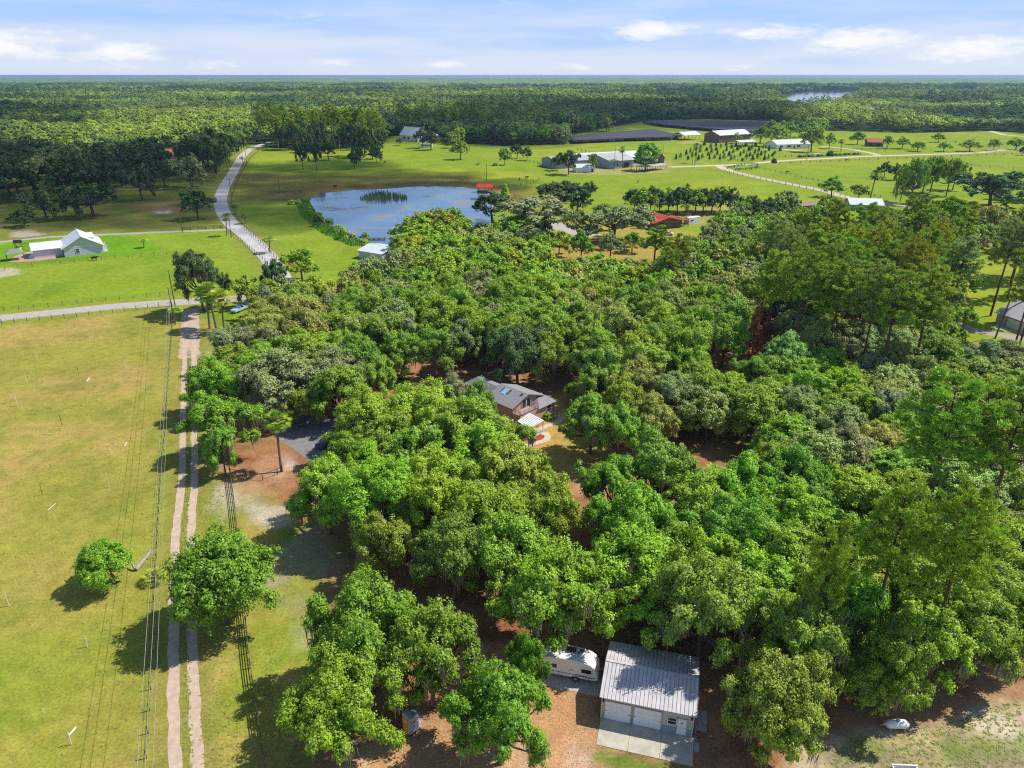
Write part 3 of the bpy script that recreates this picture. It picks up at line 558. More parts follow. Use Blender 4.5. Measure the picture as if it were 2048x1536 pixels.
TINT = {'B': (0.330, 0.520, 0.032), 'N': (0.300, 0.460, 0.042), 'D': (0.100, 0.175, 0.045), 'O': (0.400, 0.460, 0.090), 'G': (0.330, 0.390, 0.140), 'Y': (0.420, 0.520, 0.040), 'K': (0.370, 0.500, 0.120), 'P': (0.330, 0.480, 0.040), 'R': (0.66, 0.19, 0.09), 'E': (0.250, 0.450, 0.028), 'S': (0.22, 0.19, 0.14)}
TW = {'B': 'bright green', 'N': 'mid green', 'D': 'dark green', 'O': 'olive green', 'G': 'grey-green', 'Y': 'yellow-green', 'K': 'pale green', 'P': 'yellowish green', 'R': 'rusty red', 'E': 'emerald green', 'S': 'grey-brown'}
RND = random.Random(77)
TREES = []       # (root, kind word, tint, zone, x, y, label or None)
def place(pk, x, y, R=None, H=None, tint='N', zone='grove', label=None, rot=None, tilt=None):
    p = PROTO[pk]
    if pk in FIRST: root = p.copy(); COL.objects.link(root); [copy_tree(ch, root) for ch in p.children]
    else: root = p; FIRST.add(pk)
    sx = (R/p['_R']) if R else 1; sz = (H/p['_H']) if H else sx
    root.location = (x, y, 0); ay = RND.uniform(.84, 1.19) if pk[:3] in ('oak', 'omd', 'rnd', 'rmd', 'big') and not label else 1; root.scale = (sx/ay, sx*ay, sz); root.rotation_euler = (tilt[0] if tilt else 0, tilt[1] if tilt else 0, RND.uniform(0, 6.28) if rot is None else rot)
    c = TINT[tint]; j = [RND.uniform(.86, 1.14), RND.uniform(.93, 1.07), RND.uniform(.8, 1.2)]
    for ch in root.children:
        if ch.name.split('.')[0] in ('crown', 'fronds', 'leaves'): ch.color = (c[0]*j[0], c[1]*j[1], c[2]*j[2], 1)
    TREES.append([root, pk[:3], tint, zone, x, y, label]); return root
def crown_at(px, py, rpx, H, zc=.62):
    """ground spot and radius of a tree whose crown centre shows at (px, py) with radius rpx"""
    z = H*zc; x, y = G(px, py, z); return x, y, rpx*depth(x, y, z)/FPX
def pick(fam, d):
    if fam == 'o': return (f'oak{RND.randrange(5)}' if d < 185 else f'omd{RND.randrange(4)}')
    if fam == 'r': return (f'rnd{RND.randrange(4)}' if d < 185 else f'rmd{RND.randrange(3)}')
    if fam == 'p': return (f'pin{RND.randrange(3)}' if d < 230 else f'pmd{RND.randrange(3)}')
    if fam == 'm': return f'pal{RND.randrange(2)}'
    return fam
# ------------------------------------------------------------ trees: near grove, by crown centre in the photo
def T(px, py, r, fam, H, tint='N', zone='grove', label=None, zc=.62, pk=None, tilt=None):
    x, y, R = crown_at(px, py, r, H, zc); place(pk or pick(fam, math.hypot(x, y)), x, y, R, H, tint, zone, label, tilt=tilt)
T(430, 1128, 106, 'r', 14, 'E', label='large rounded emerald green tree whose crown spreads over the dirt track', pk='big0')
T(222, 1105, 62, 'r', 7.5, 'E', label='small sprawling green tree leaning out over the dry field beside the fallen log', pk='rnd1', tilt=(0.0, -.35))
T(730, 1240, 112, 'o', 15, 'E', label='large green oak just behind the portable toilet, rear of the cluster', pk='big1')
T(858, 1285, 98, 'o', 14, 'E', label='green oak overhanging the orange portable toilet on its right side', pk='oak1')
T(682, 1400, 106, 'o', 13, 'E', label='nearest green oak standing left of the orange portable toilet', pk='big2')
T(1102, 1172, 108, 'o', 15.5, 'E', label='tall green oak with hanging moss standing behind the white camper', pk='oak1')
T(1000, 1412, 100, 'o', 12, 'E', label='green oak in front of the white camper, nearest tree left of the garage', pk='big1')
T(1560, 1390, 100, 'o', 12.5, 'P', label='yellowish green oak at the bottom edge right of the garage', pk='big1')
T(1600, 1275, 95, 'o', 14, 'N', label='green oak right of the garage, just behind the nearest yellowish oak', pk='oak3')
T(1410, 1190, 110, 'o', 15, 'N', label='big green oak directly behind the right end of the garage roof', pk='big2')
T(1275, 1040, 90, 'o', 14, 'E', 'garage_back', pk='big1'); T(1480, 1060, 95, 'o', 14, 'E', 'garage_back', pk='big2'); T(1230, 970, 78, 'o', 13, 'E', 'garage_back')
T(1790, 1310, 80, 'o', 12, 'E', label='green oak leaning toward the white propane tank from behind'); T(1740, 1350, 60, 'r', 8, 'N', label='small green tree left of the white propane tank', pk='rnd2')
T(1960, 1250, 85, 'o', 12, 'P', label='mossy yellowish oak at the right edge above the grass clearing', pk='oak1'); T(1690, 1200, 85, 'o', 13, 'E', 'prop')
T(650, 970, 78, 'o', 13, 'B', 'mid'); T(760, 985, 88, 'o', 14, 'B', 'mid', pk='big1'); T(860, 1000, 80, 'o', 14, 'B', 'mid'); T(905, 1095, 80, 'o', 13, 'N', 'mid', pk='oak1'); T(990, 1030, 88, 'o', 14, 'B', 'mid', pk='big2'); T(1090, 1015, 78, 'o', 14, 'B', 'mid')
T(770, 1075, 58, 'o', 11, 'N', 'mid'); T(840, 905, 75, 'o', 13, 'P', 'mid'); T(1075, 945, 42, 'o', 10, 'B', 'mid')
T(735, 835, 78, 'o', 13, 'B', 'driv', pk='big1'); T(830, 810, 72, 'o', 13, 'B', 'driv', pk='big2'); T(935, 842, 80, 'o', 13, 'N', 'driv', pk='oak1'); T(1000, 868, 50, 'o', 11, 'N', 'driv'); T(905, 790, 45, 'o', 12, 'G', 'driv', pk='oak1'); T(705, 905, 50, 'o', 11, 'B', 'driv')
T(1185, 830, 55, 'o', 12, 'N', label='mossy oak in the yard just right of the tan house and curved path', pk='oak1'); T(1240, 850, 50, 'o', 12, 'N', 'house_r'); T(1245, 790, 45, 'o', 12, 'B', 'house_r')
T(475, 720, 62, 'o', 11, 'N', 'lane'); T(430, 760, 62, 'o', 12, 'B', 'lane', pk='big1'); T(440, 830, 66, 'o', 12, 'E', 'lane', pk='oak3'); T(440, 888, 38, 'o', 9.5, 'N', 'lane')
T(560, 745, 80, 'o', 14, 'G', 'lane', pk='oak1'); T(620, 710, 60, 'o', 13, 'N', 'lane'); T(530, 650, 62, 'o', 13, 'O', 'lane'); T(600, 630, 55, 'o', 13, 'O', 'lane'); T(690, 690, 42, 'o', 12, 'Y', 'lane'); T(592, 800, 34, 'o', 9, 'N', 'lane'); T(512, 772, 28, 'o', 9, 'N', 'lane')
T(392, 540, 46, 'o', 19, 'D', label='tall dark mossy oak beside the side road by the utility poles', pk='oak3'); T(430, 565, 30, 'o', 12, 'D', label='smaller dark oak right beside the tall dark oak at the road junction')
T(545, 545, 26, 'o', 13, 'D', label='slim dark green tree at the road junction beside the paved road', pk='oak4'); T(600, 520, 38, 'o', 11, 'B', label='bright green round tree beside the paved road near the white-roofed shed'); T(495, 570, 32, 'o', 10, 'N', label='green oak at the junction behind the white board fence')
T(1035, 690, 62, 'o', 15, 'D', 'house_b', pk='big2'); T(1150, 775, 22, 'r', 5, 'N', label='small rounded green tree in the litter right behind the tan house', pk='rnd0'); T(1085, 745, 20, 'r', 4.5, 'Y', label='small yellow-green tree behind the roof of the tan house', pk='rnd2')
T(1510, 664, 18, 'con0', 12, 'R', label='rusty red dead-looking cypress poking up among the green crowns', zc=.5)
T(1556, 604, 36, 'r', 13, 'D', 'right_wood', pk='rnd3')
for a in ((1800, 1050, 66, 23), (1935, 1065, 66, 24), (1905, 835, 72, 25), (2035, 850, 60, 25), (1660, 1130, 40, 20)): T(a[0], a[1], a[2], 'p', a[3], 'P', 'near_pine', zc=.82)
T(535, 600, 30, 'o', 13, 'G', 'lane')
T(845, 465, 52, 'r', 11, 'B', 'pond_front'); T(905, 485, 50, 'o', 12, 'B', 'pond_front'); T(960, 462, 40, 'r', 11, 'D', 'pond_front'); T(800, 482, 34, 'r', 10, 'B', 'pond_front')
T(800, 695, 46, 'o', 12, 'N', 'pond_side'); T(868, 690, 50, 'o', 12.5, 'N', 'pond_side'); T(925, 672, 42, 'o', 12, 'G', 'pond_side'); T(760, 745, 38, 'o', 11, 'N', 'pond_side'); T(1100, 700, 44, 'o', 13, 'N', 'house_b'); T(1058, 1322, 46, 'o', 11, 'E', label='smaller oak crown overhanging the left end of the white camper', pk='oak4'); T(885, 845, 62, 'o', 13, 'B', 'driv', pk='oak3'); T(955, 805, 40, 'o', 13, 'N', 'driv', pk='oak1')
# fill the rest of the grove: keep these ground patches of the photo uncovered
CLEAR = []
def clear_poly(*px, step=14):
    xs = [p[0] for p in px]; ys = [p[1] for p in px]
    y = min(ys)
    while y <= max(ys):
        x = min(xs)
        while x <= max(xs):
            if inpoly(x, y, px): CLEAR.append((x, y))
            x += step
        y += step
clear_poly((520, 850), (620, 835), (640, 870), (600, 915), (560, 960), (470, 960), (470, 890), (520, 890)); clear_poly((985, 705), (990, 745), (930, 745), (890, 725), (920, 705))
clear_poly((970, 765), (1120, 770), (1215, 800), (1160, 830), (1150, 870), (1200, 880), (1205, 930), (1130, 935), (1060, 890), (1000, 800), (960, 780)); clear_poly((1120, 1040), (1185, 1050), (1190, 1120), (1150, 1100))
clear_poly((900, 1300), (960, 1290), (980, 1340), (940, 1400), (890, 1420)); clear_poly((1190, 1200), (1300, 1220), (1360, 1290), (1480, 1330), (1470, 1536), (1150, 1536), (1150, 1400), (1090, 1380), (1100, 1290), (1180, 1270))
clear_poly((340, 640), (430, 640), (400, 700), (390, 1040), (340, 1100)); clear_poly((400, 960), (560, 990), (600, 1060), (640, 1180), (590, 1280), (560, 1400), (480, 1500), (420, 1536), (400, 1300), (530, 1200), (520, 1040)); clear_poly((860, 1180), (960, 1220), (960, 1290), (900, 1260), (850, 1180))
clear_poly((1750, 1430), (1960, 1390), (2048, 1360), (2300, 1300), (2300, 1600), (1620, 1600), (1650, 1480)); clear_poly((1494, 636), (1526, 636), (1526, 692), (1494, 692), step=8); clear_poly((1935, 655), (1985, 600), (2048, 585), (2048, 680), (1960, 670)); clear_poly((1940, 500), (2048, 480), (2048, 560), (1960, 560)); clear_poly((800, 1430), (840, 1430), (850, 1536), (780, 1536), (760, 1500))
clear_poly((1100, 490), (1320, 480), (1330, 500), (1110, 505)); clear_poly((1265, 415), (1380, 420), (1400, 450), (1380, 465), (1290, 455)); clear_poly((700, 480), (790, 480), (790, 522), (710, 514)); clear_poly((620, 500), (700, 490), (700, 530), (640, 560)); clear_poly((1680, 592), (1745, 600), (1740, 615), (1680, 605))
clear_poly((1690, 400), (1790, 410), (1850, 420), (1700, 422)); clear_poly((1430, 715), (1490, 700), (1490, 725), (1440, 740)); clear_poly((1330, 840), (1500, 880), (1480, 910), (1340, 870)); clear_poly((820, 650), (900, 680), (850, 690)); clear_poly((380, 600), (520, 590), (520, 612), (430, 640)); clear_poly((500, 800), (640, 795), (640, 830), (510, 830))
CL = np.array(CLEAR)
def fill(zone, poly, fams, Hr, Rr, tints, spacing=1.25, n=500, seed=1, yr=(50, 420), clr=.8, zc=.62):
    rnd = random.Random(seed); k = 0; fails = 0
    xs = [p[0] for p in poly]; ys = [p[1] for p in poly]
    while k < n and fails < 900:
        px, py = rnd.uniform(min(xs), max(xs)), rnd.uniform(min(ys), max(ys))
        # spread by ground area, not picture area
        H = rnd.uniform(*Hr); R = rnd.uniform(*Rr); x, y = G(px, py, H*zc)
        if rnd.random() > ((y+25)/400)**2*1.5+.12: continue
        fails += 1
        if not inpoly(px, py, poly) or not yr[0] < y < yr[1]: continue
        rp = R*FPX/depth(x, y, H*zc)
        if len(CL) and (((CL[:, 0]-px)/rp)**2+((CL[:, 1]-py)/(rp*.9))**2 < clr**2).any(): continue
        if any((t[4]-x)**2+(t[5]-y)**2 < ((t[0].get('rr', 5.0)+R)*.5*spacing)**2 for t in TREES if t[1] not in ('pin', 'pmd') or fams[0] == 'p'): continue
        fam = rnd.choice(fams); place(pick(fam, math.hypot(x, y)), x, y, R, H, rnd.choice(tints), zone)
        TREES[-1][0]['rr'] = R; k += 1; fails = 0
for t in TREES: t[0]['rr'] = t[0].scale[0]*t[0]['_R']
# pines first so that broadleaves fill between them
fill('pine_wood', [(1480, 470), (1600, 440), (1750, 420), (1900, 420), (2120, 440), (2120, 560), (1960, 560), (1900, 600), (1700, 590), (1560, 560)], 'p', (20, 26), (3.4, 5.0), 'PYPK', 1.35, 54, 3, (120, 330), .5, .82)
fill('far_right_pine', [(1300, 545), (1330, 500), (1300, 480), (1290, 440), (1320, 470), (1400, 520)], 'p', (14, 17), (3, 4), 'P', 3.0, 3, 31, (120, 330), .4, .82)
fill('garage_back', [(1170, 930), (1400, 900), (1600, 950), (1600, 1250), (1480, 1260), (1330, 1180), (1200, 1130)], 'o', (12.5, 15), (5.2, 7), 'EEBNB', 1.22, 30, 4)
fill('prop', [(1550, 1100), (1800, 1060), (2080, 1080), (2080, 1300), (1960, 1340), (1850, 1330), (1640, 1300), (1560, 1200)], 'oor', (10.5, 14), (4.8, 6.6), 'EBPPN', 1.2, 34, 5)
fill('mid', [(600, 900), (850, 850), (1030, 900), (1200, 960), (1240, 1150), (1050, 1150), (850, 1120), (640, 1060)], 'o', (11, 14), (4.8, 6.6), 'BBNP', 1.2, 22, 6)
fill('right_mid', [(1240, 860), (1330, 760), (1480, 720), (1560, 690), (1800, 740), (1800, 980), (1600, 990), (1400, 930)], 'rrro', (9.5, 12.5), (4.2, 6), 'KONGNB', 1.18, 70, 7)
fill('right_far', [(1550, 640), (1700, 650), (1900, 690), (2150, 720), (2200, 1080), (1800, 1060), (1780, 780)], 'rrro', (9.5, 12.5), (4.2, 6.2), 'KOKNNG', 1.18, 70, 8)
fill('house_b', [(980, 560), (1150, 540), (1330, 600), (1480, 660), (1420, 730), (1300, 780), (1220, 760), (1130, 720), (1000, 690)], 'o', (12.5, 15), (5, 6.8), 'BNBNO', 1.15, 40, 9)
fill('lane', [(450, 660), (520, 590), (600, 560), (720, 540), (720, 760), (640, 800), (480, 760)], 'o', (11.5, 14), (4.8, 6.4), 'NGONB', 1.18, 26, 10)
fill('pond_side', [(660, 560), (700, 510), (800, 520), (960, 510), (1000, 560), (1000, 700), (900, 700), (800, 690), (720, 640)], 'o', (12, 15), (5, 6.8), 'NNNGB', 1.12, 34, 11)
fill('pond_front', [(770, 490), (830, 430), (900, 430), (1000, 470), (1100, 480), (1300, 510), (1300, 560), (1000, 560), (800, 530)], 'rro', (10, 14), (5, 7.5), 'BBNYK', 1.05, 44, 12)
fill('barn_front', [(1300, 480), (1400, 450), (1520, 440), (1600, 480), (1560, 640), (1480, 640), (1300, 590), (1290, 520)], 'oor', (12, 15), (5, 7.2), 'NOGNB', 1.1, 50, 13)
fill('pine_floor', [(1560, 560), (1700, 560), (1950, 560), (1960, 640), (2080, 700), (1900, 700), (1700, 660), (1580, 640)], 'or', (7, 10.5), (3.4, 5), 'NKBYN', 1.2, 30, 14)
fill('pine_back', [(1430, 410), (1640, 385), (1700, 430), (1900, 430), (2100, 420), (2120, 520), (1900, 470), (1600, 470), (1450, 450)], 'or', (9, 14), (4.6, 6.5), 'NNGDO', 1.15, 44, 15, (150, 420))
# single trees of the middle distance, by the foot of the trunk: px, py, width, height, family, tint, label
def B(px, py, w, h, fam, tint, zone, label=None, pk=None):
    x, y = G(px, py); d = depth(x, y, 0); H = h*d/FPX/math.cos(PITCH-math.atan((py-h/2-768)/-FPX)) if False else h*d/FPX*1.06
    place(pk or pick(fam, math.hypot(x, y)), x, y, w/2*d/FPX*1.12, H, tint, zone, label)
B(95, 440, 72, 68, 'o', 'D', '', 'bluish dark oak standing left of the wide dark oak above the white farmhouse', 'omd2'); B(187, 432, 92, 70, 'o', 'D', '', 'wide dark mossy oak standing in the lawn directly above the white farmhouse', 'omd0')
B(50, 453, 48, 38, 'r', 'D', '', 'small dark bushy tree in the lawn at the far left above the pool terrace'); B(285, 400, 58, 74, 'o', 'D', '', 'dark oak standing alone behind the bare patch of the left lawn', 'omd2'); B(396, 438, 64, 62, 'r', 'D', '', 'round dark tree standing on the left verge inside the road bend', 'rmd1')
for i, (px, py, w, h) in enumerate(((20, 392, 90, 84), (70, 385, 80, 75), (125, 385, 95, 72), (180, 382, 70, 60), (215, 385, 72, 66), (245, 374, 70, 80), (300, 362, 50, 66), (150, 360, 90, 70), (60, 350, 90, 66), (-20, 400, 90, 90), (205, 352, 70, 60), (385, 375, 58, 62), (410, 358, 62, 80), (368, 350, 40, 50), (40, 402, 80, 78), (100, 398, 84, 76), (155, 396, 84, 74), (210, 396, 74, 66), (-10, 372, 90, 80), (265, 360, 60, 70), (330, 372, 40, 44), (420, 330, 56, 66), (300, 344, 56, 60), (405, 342, 54, 64))): B(px, py, w*1.12, h*1.12, 'od'[0], 'DDDG'[i % 4], 'left_dark')
B(336, 334, 24, 32, 'o', 'D', 'left_dark'); B(364, 333, 24, 34, 'o', 'D', 'left_dark'); B(328, 355, 28, 34, 'o', 'S', '', 'brownish bare-twigged tree at the edge of the dark lawn trees', 'omd2')
for i in range(16): t = i/15; px, py = 432+68*t, 345-53*t; B(px-8, py, 44-16*t, 60-14*t, 'o', 'DDN'[i % 3], 'road_row')
for a in ((606.6, 340, 26, 56), (633.8, 343, 22, 62), (657, 320, 32, 38), (709, 338, 24, 34), (717, 333, 22, 40), (753, 325, 22, 30)): B(*a, 'o', 'D', 'pasture_oak')
for a in ((640, 300, 30, 60), (618, 305, 26, 50), (590, 300, 34, 50), (570, 300, 34, 52), (705, 312, 40, 62), (730, 315, 40, 62), (745, 318, 34, 44), (760, 308, 30, 56), (655, 306, 24, 40)): B(*a, 'o', 'D', 'pasture_clump')
B(921, 319, 36, 40, 'r', 'N', '', 'round green oak standing alone in the bright pasture', 'rmd0'); B(1009, 330, 23, 33, 'o', 'N', '', 'small green tree standing in the bright pasture beside two black cows', 'omd3'); B(1034, 317, 28, 30, 'r', 'D', '', 'left of a pair of dark round trees in the far pasture'); B(1054, 321, 24, 28, 'r', 'D', '', 'right of a pair of dark round trees in the far pasture')
B(1120, 425, 80, 64, 'o', 'D', '', 'left half of the big dark tree pair between the pond and the pasture', 'omd0'); B(1155, 424, 70, 66, 'o', 'D', '', 'right half of the big dark tree pair between the pond and the pasture', 'omd2')
B(1114, 341, 26, 33, 'r', 'D', '', 'dark tree beside the left end of the long barn'); B(1137, 349, 42, 50, 'o', 'D', '', 'mossy spreading oak in front of the long barn', 'omd1'); B(1186, 344, 18, 36, 'o', 'N', '', 'narrow green tree right of the small white shed', 'omd3'); B(1291, 341, 54, 60, 'r', 'N', '', 'large round tree at the right end of the farm buildings', 'rmd1')
for i, px in enumerate((1268, 1284, 1300, 1318, 1336, 1354, 1372, 1390, 1406, 1422, 1440, 1458)): B(px, 423+(i % 2)*5, 44, 48+(i*7 % 9), 'r', 'DND'[i % 3], 'hedge_clump')
B(1225, 484, 128, 84, 'o', 'G', '', 'wide mossy oak left of the red-roofed barn', 'omd2'); B(1155, 478, 46, 58, 'o', 'K', '', 'pale green slender tree in front of the parking area', 'omd3'); B(1070, 472, 124, 84, 'o', 'G', '', 'broad olive oak right of the pond', 'omd1'); B(985, 446, 84, 66, 'r', 'D', '', 'dark rounded tree at the right end of the pond', 'rmd1'); B(1010, 397, 18, 26, 'r', 'B', '', 'small bright conical tree near the red pond shelter', 'con1'); B(1040, 480, 70, 50, 'o', 'N', 'pond_front')
fill('pond_red', [(975, 440), (1040, 440), (1120, 455), (1160, 480), (1290, 470), (1300, 500), (1150, 510), (1000, 500)], 'or', (8, 12), (4, 6.5), 'NGDN', 1.1, 12, 21, (150, 420), .6)
for a, l in (((667, 466, 14, 17), 'first'), ((686, 479, 16, 23), 'second')): B(*a, 'r', 'N', '', f'{l} small tree from the left on the weedy near bank of the pond', 'rmd2')
B(731, 483, 20, 20, 'r', 'N', '', 'small tree on the near pond bank beside the wooden dock fence', 'rmd0'); B(637, 452, 20, 22, 'r', 'D', '', 'dark bushy tree at the left tip of the pond', 'rmd1')
for i, a in enumerate(((1714, 289, 27, 27), (1804, 297, 25, 24), (1835, 303, 29, 21), (1876, 285, 26, 20), (1887, 303, 24, 20), (1939, 303, 37, 25), (1986, 301, 27, 24), (2031, 299, 35, 23), (1774, 296, 22, 26))): B(*a, 'r', 'N', 'pasture_round')
B(2044, 311, 16, 18, 'r', 'D', '', 'dark small tree at the right edge beside the farm road')
for a in ((1768, 354, 24, 31), (1789, 360, 26, 34)): B(*a, 'r', 'D', 'right_pair')
for a in ((1800, 404, 34, 78), (1820, 407, 40, 88), (1844, 387, 44, 74), (1860, 385, 44, 76), (1892, 392, 40, 80), (1905, 380, 40, 62)): B(*a, 'o', 'N', 'tall_oak')
B(1662, 394, 46, 42, 'r', 'N', '', 'bushy green tree beside the bend of the farm road'); B(1716, 401, 36, 34, 'o', 'N', '', 'light leafy tree left of the tall palm on the farm road', 'omd1'); B(1979, 412, 112, 72, 'o', 'D', '', 'very wide dark oak at the right beyond the pine wood', 'omd2'); B(2050, 400, 90, 60, 'o', 'N', 'pine_back')
for a in ((1622, 304, 46, 52), (1658, 297, 24, 32), (1551, 293, 42, 46), (1520, 286, 36, 34), (1473, 287, 20, 22)): B(*a, 'r', 'N', 'ranch_tree')
for a in ((1580, 276, 34, 32), (1602, 274, 30, 30), (1622, 272, 30, 30), (1642, 270, 26, 28), (1540, 268, 26, 28), (1565, 270, 26, 30)): B(*a, 'r', 'N', 'ranch_back')
for i, a in enumerate(((1030, 288, 36, 44), (1050, 290, 30, 36), (1010, 290, 34, 40), (1092, 288, 40, 36), (1120, 288, 36, 34), (990, 288, 30, 40), (970, 287, 30, 38), (1213, 263, 28, 28), (1195, 262, 30, 36), (1170, 264, 36, 40), (1140, 268, 36, 46), (1110, 272, 36, 46))): B(*a, 'o' if i % 2 else 'r', 'NGD'[i % 3], 'forest_edge')
B(862, 300, 34, 40, 'r', 'D', '', 'dark tree between the white-roofed house and the red shed'); B(845, 296, 30, 42, 'r', 'D', 'far_house_tree'); B(905, 296, 24, 30, 'r', 'B', 'far_house_tree'); B(918, 290, 26, 34, 'o', 'N', 'far_house_tree'); B(800, 291, 14, 16, 'r', 'D', 'far_house_tree')
rr_ = random.Random(4)
for i in range(34): px = 526+i*7.3+rr_.uniform(-3, 3); B(px, 296+rr_.uniform(-12, 4), 15+rr_.uniform(0, 8), 62+rr_.uniform(-10, 12), 'p', 'YPYN'[i % 4], 'tall_pine')
for i in range(10): px = 800+i*18+rr_.uniform(-4, 4); B(px, 268+rr_.uniform(-3, 3), 18, 46+rr_.uniform(-8, 8), 'p', 'YNP'[i % 3], 'tall_pine2')
# palms
def PM(px, py, h, r, pk, tint, label, zone='', ): 
    x, y = G(px, py); d = depth(x, y, 0); place(pk, x, y, r*d/FPX, h*d/FPX*1.08, tint, zone, label)
PM(563, 943, 103, 27, 'pal0', 'P', 'cabbage palm standing beside the dark driveway in orange litter'); PM(420, 657, 68, 24, 'pal1', 'P', 'leftmost of the three cabbage palms beside the dirt track mouth'); PM(433, 659, 76, 25, 'pal0', 'P', 'middle of the three cabbage palms beside the dirt track mouth'); PM(449, 664, 70, 22, 'pal1', 'P', 'rightmost of the three cabbage palms beside the dirt track mouth')
PM(352, 645, 24, 14, 'pal1', 'P', 'short palm at the foot of the utility pole by the side road'); PM(310, 1163, 14, 26, 'pal2', 'P', 'low palm growing on the fence line beside the fallen log'); PM(765, 1118, 46, 34, 'pal0', 'N', 'old cabbage palm standing in shade under the oaks', 'mid')
PM(454, 472, 34, 11, 'pal1', 'D', 'dark palm beside the road at the farmhouse lane'); PM(288, 496, 14, 9, 'pal1', 'Y', 'small yellow-green palm on the lawn right of the white farmhouse'); PM(1738, 407, 52, 13, 'pal0', 'D', 'tall lone palm beside the farm road bend'); PM(1245, 337, 34, 9, 'pal0', 'O', 'tall palm in front of the grey barn'); PM(1682, 303, 18, 8, 'pal1', 'D', 'short dark palm on the ranch driveway')
PM(1306, 455, 50, 7, 'pal0', 'N', 'tall palm in front of the red-roofed barn'); PM(1375, 447, 30, 8, 'pal1', 'N', 'shorter palm at the right end of the red-roofed barn'); PM(473, 428, 14, 8, 'pal1', 'D', 'small dark palm on the right verge of the road bend'); PM(492, 447, 15, 9, 'pal1', 'D', 'second small dark palm right of the road bend'); PM(487, 329, 12, 6, 'pal1', 'P', 'small bright palm beside the distant stretch of road'); PM(540, 505, 26, 14, 'pal0', 'O', 'palm beside the road above the slim dark tree')
# weeds and shrubs
def SH(px, py, r, h, tint, label, zone='', pk=None):
    x, y = G(px, py); d = depth(x, y, 0); place(pk or ('bsh0' if d < 150 else 'bsh1'), x, y, r*d/FPX, h*d/FPX, tint, zone, label)
SH(1097, 838, 13, 12, 'B', 'bright green shrub at the corner of the tan house'); SH(1080, 795, 9, 8, 'N', 'small shrub behind the tan house', 'hs'); SH(1660, 312, 7, 9, 'D', 'clipped shrub by the ranch drive'); SH(1548, 330-4, 6, 8, 'D', 'dark round shrub at the farm road verge')
for i in range(15):
    t = i/14; px = 590+(150)*t; py = 405+(85)*t+rr_.uniform(-4, 4); SH(px+rr_.uniform(-6, 6), py, 6+rr_.uniform(0, 4), 5+rr_.uniform(0, 3), 'B', None, 'bank_shrub')
for i in range(12): SH(1100+i*27, 294-abs(i-4), 6, 4, 'N', None, 'bank2') if False else None
for i in range(18): px = 1350+i*10.5; SH(px, 258-14*(1-i/17)+rr_.uniform(-1, 1), 6, 5, 'DN'[i % 2], None, 'nursery_shrub')
for i in range(14): SH(1600+i*9, 314.5-i*.42, 5.5, 3.5, 'DN'[i % 2], None, 'road_shrub')
# orchard rows of young trees
for r in range(9):
    for k in range(7):
        t = k/6; px = 1352+r*22+t*(58-r*1.5)+rr_.uniform(-2, 2); py = 320-t*(28)+r*.3+rr_.uniform(-1, 1)
        if r > 6 and k > 4: continue
        B(px, py, 4.5+rr_.uniform(0, 2.5), 6+rr_.uniform(0, 5), 'r', 'DN'[k % 2], 'orchard', None, 'con1')
B(1392, 326, 13, 30, 'p', 'D', '', 'tall slim dark palm-like tree among the orchard saplings', 'pal1')

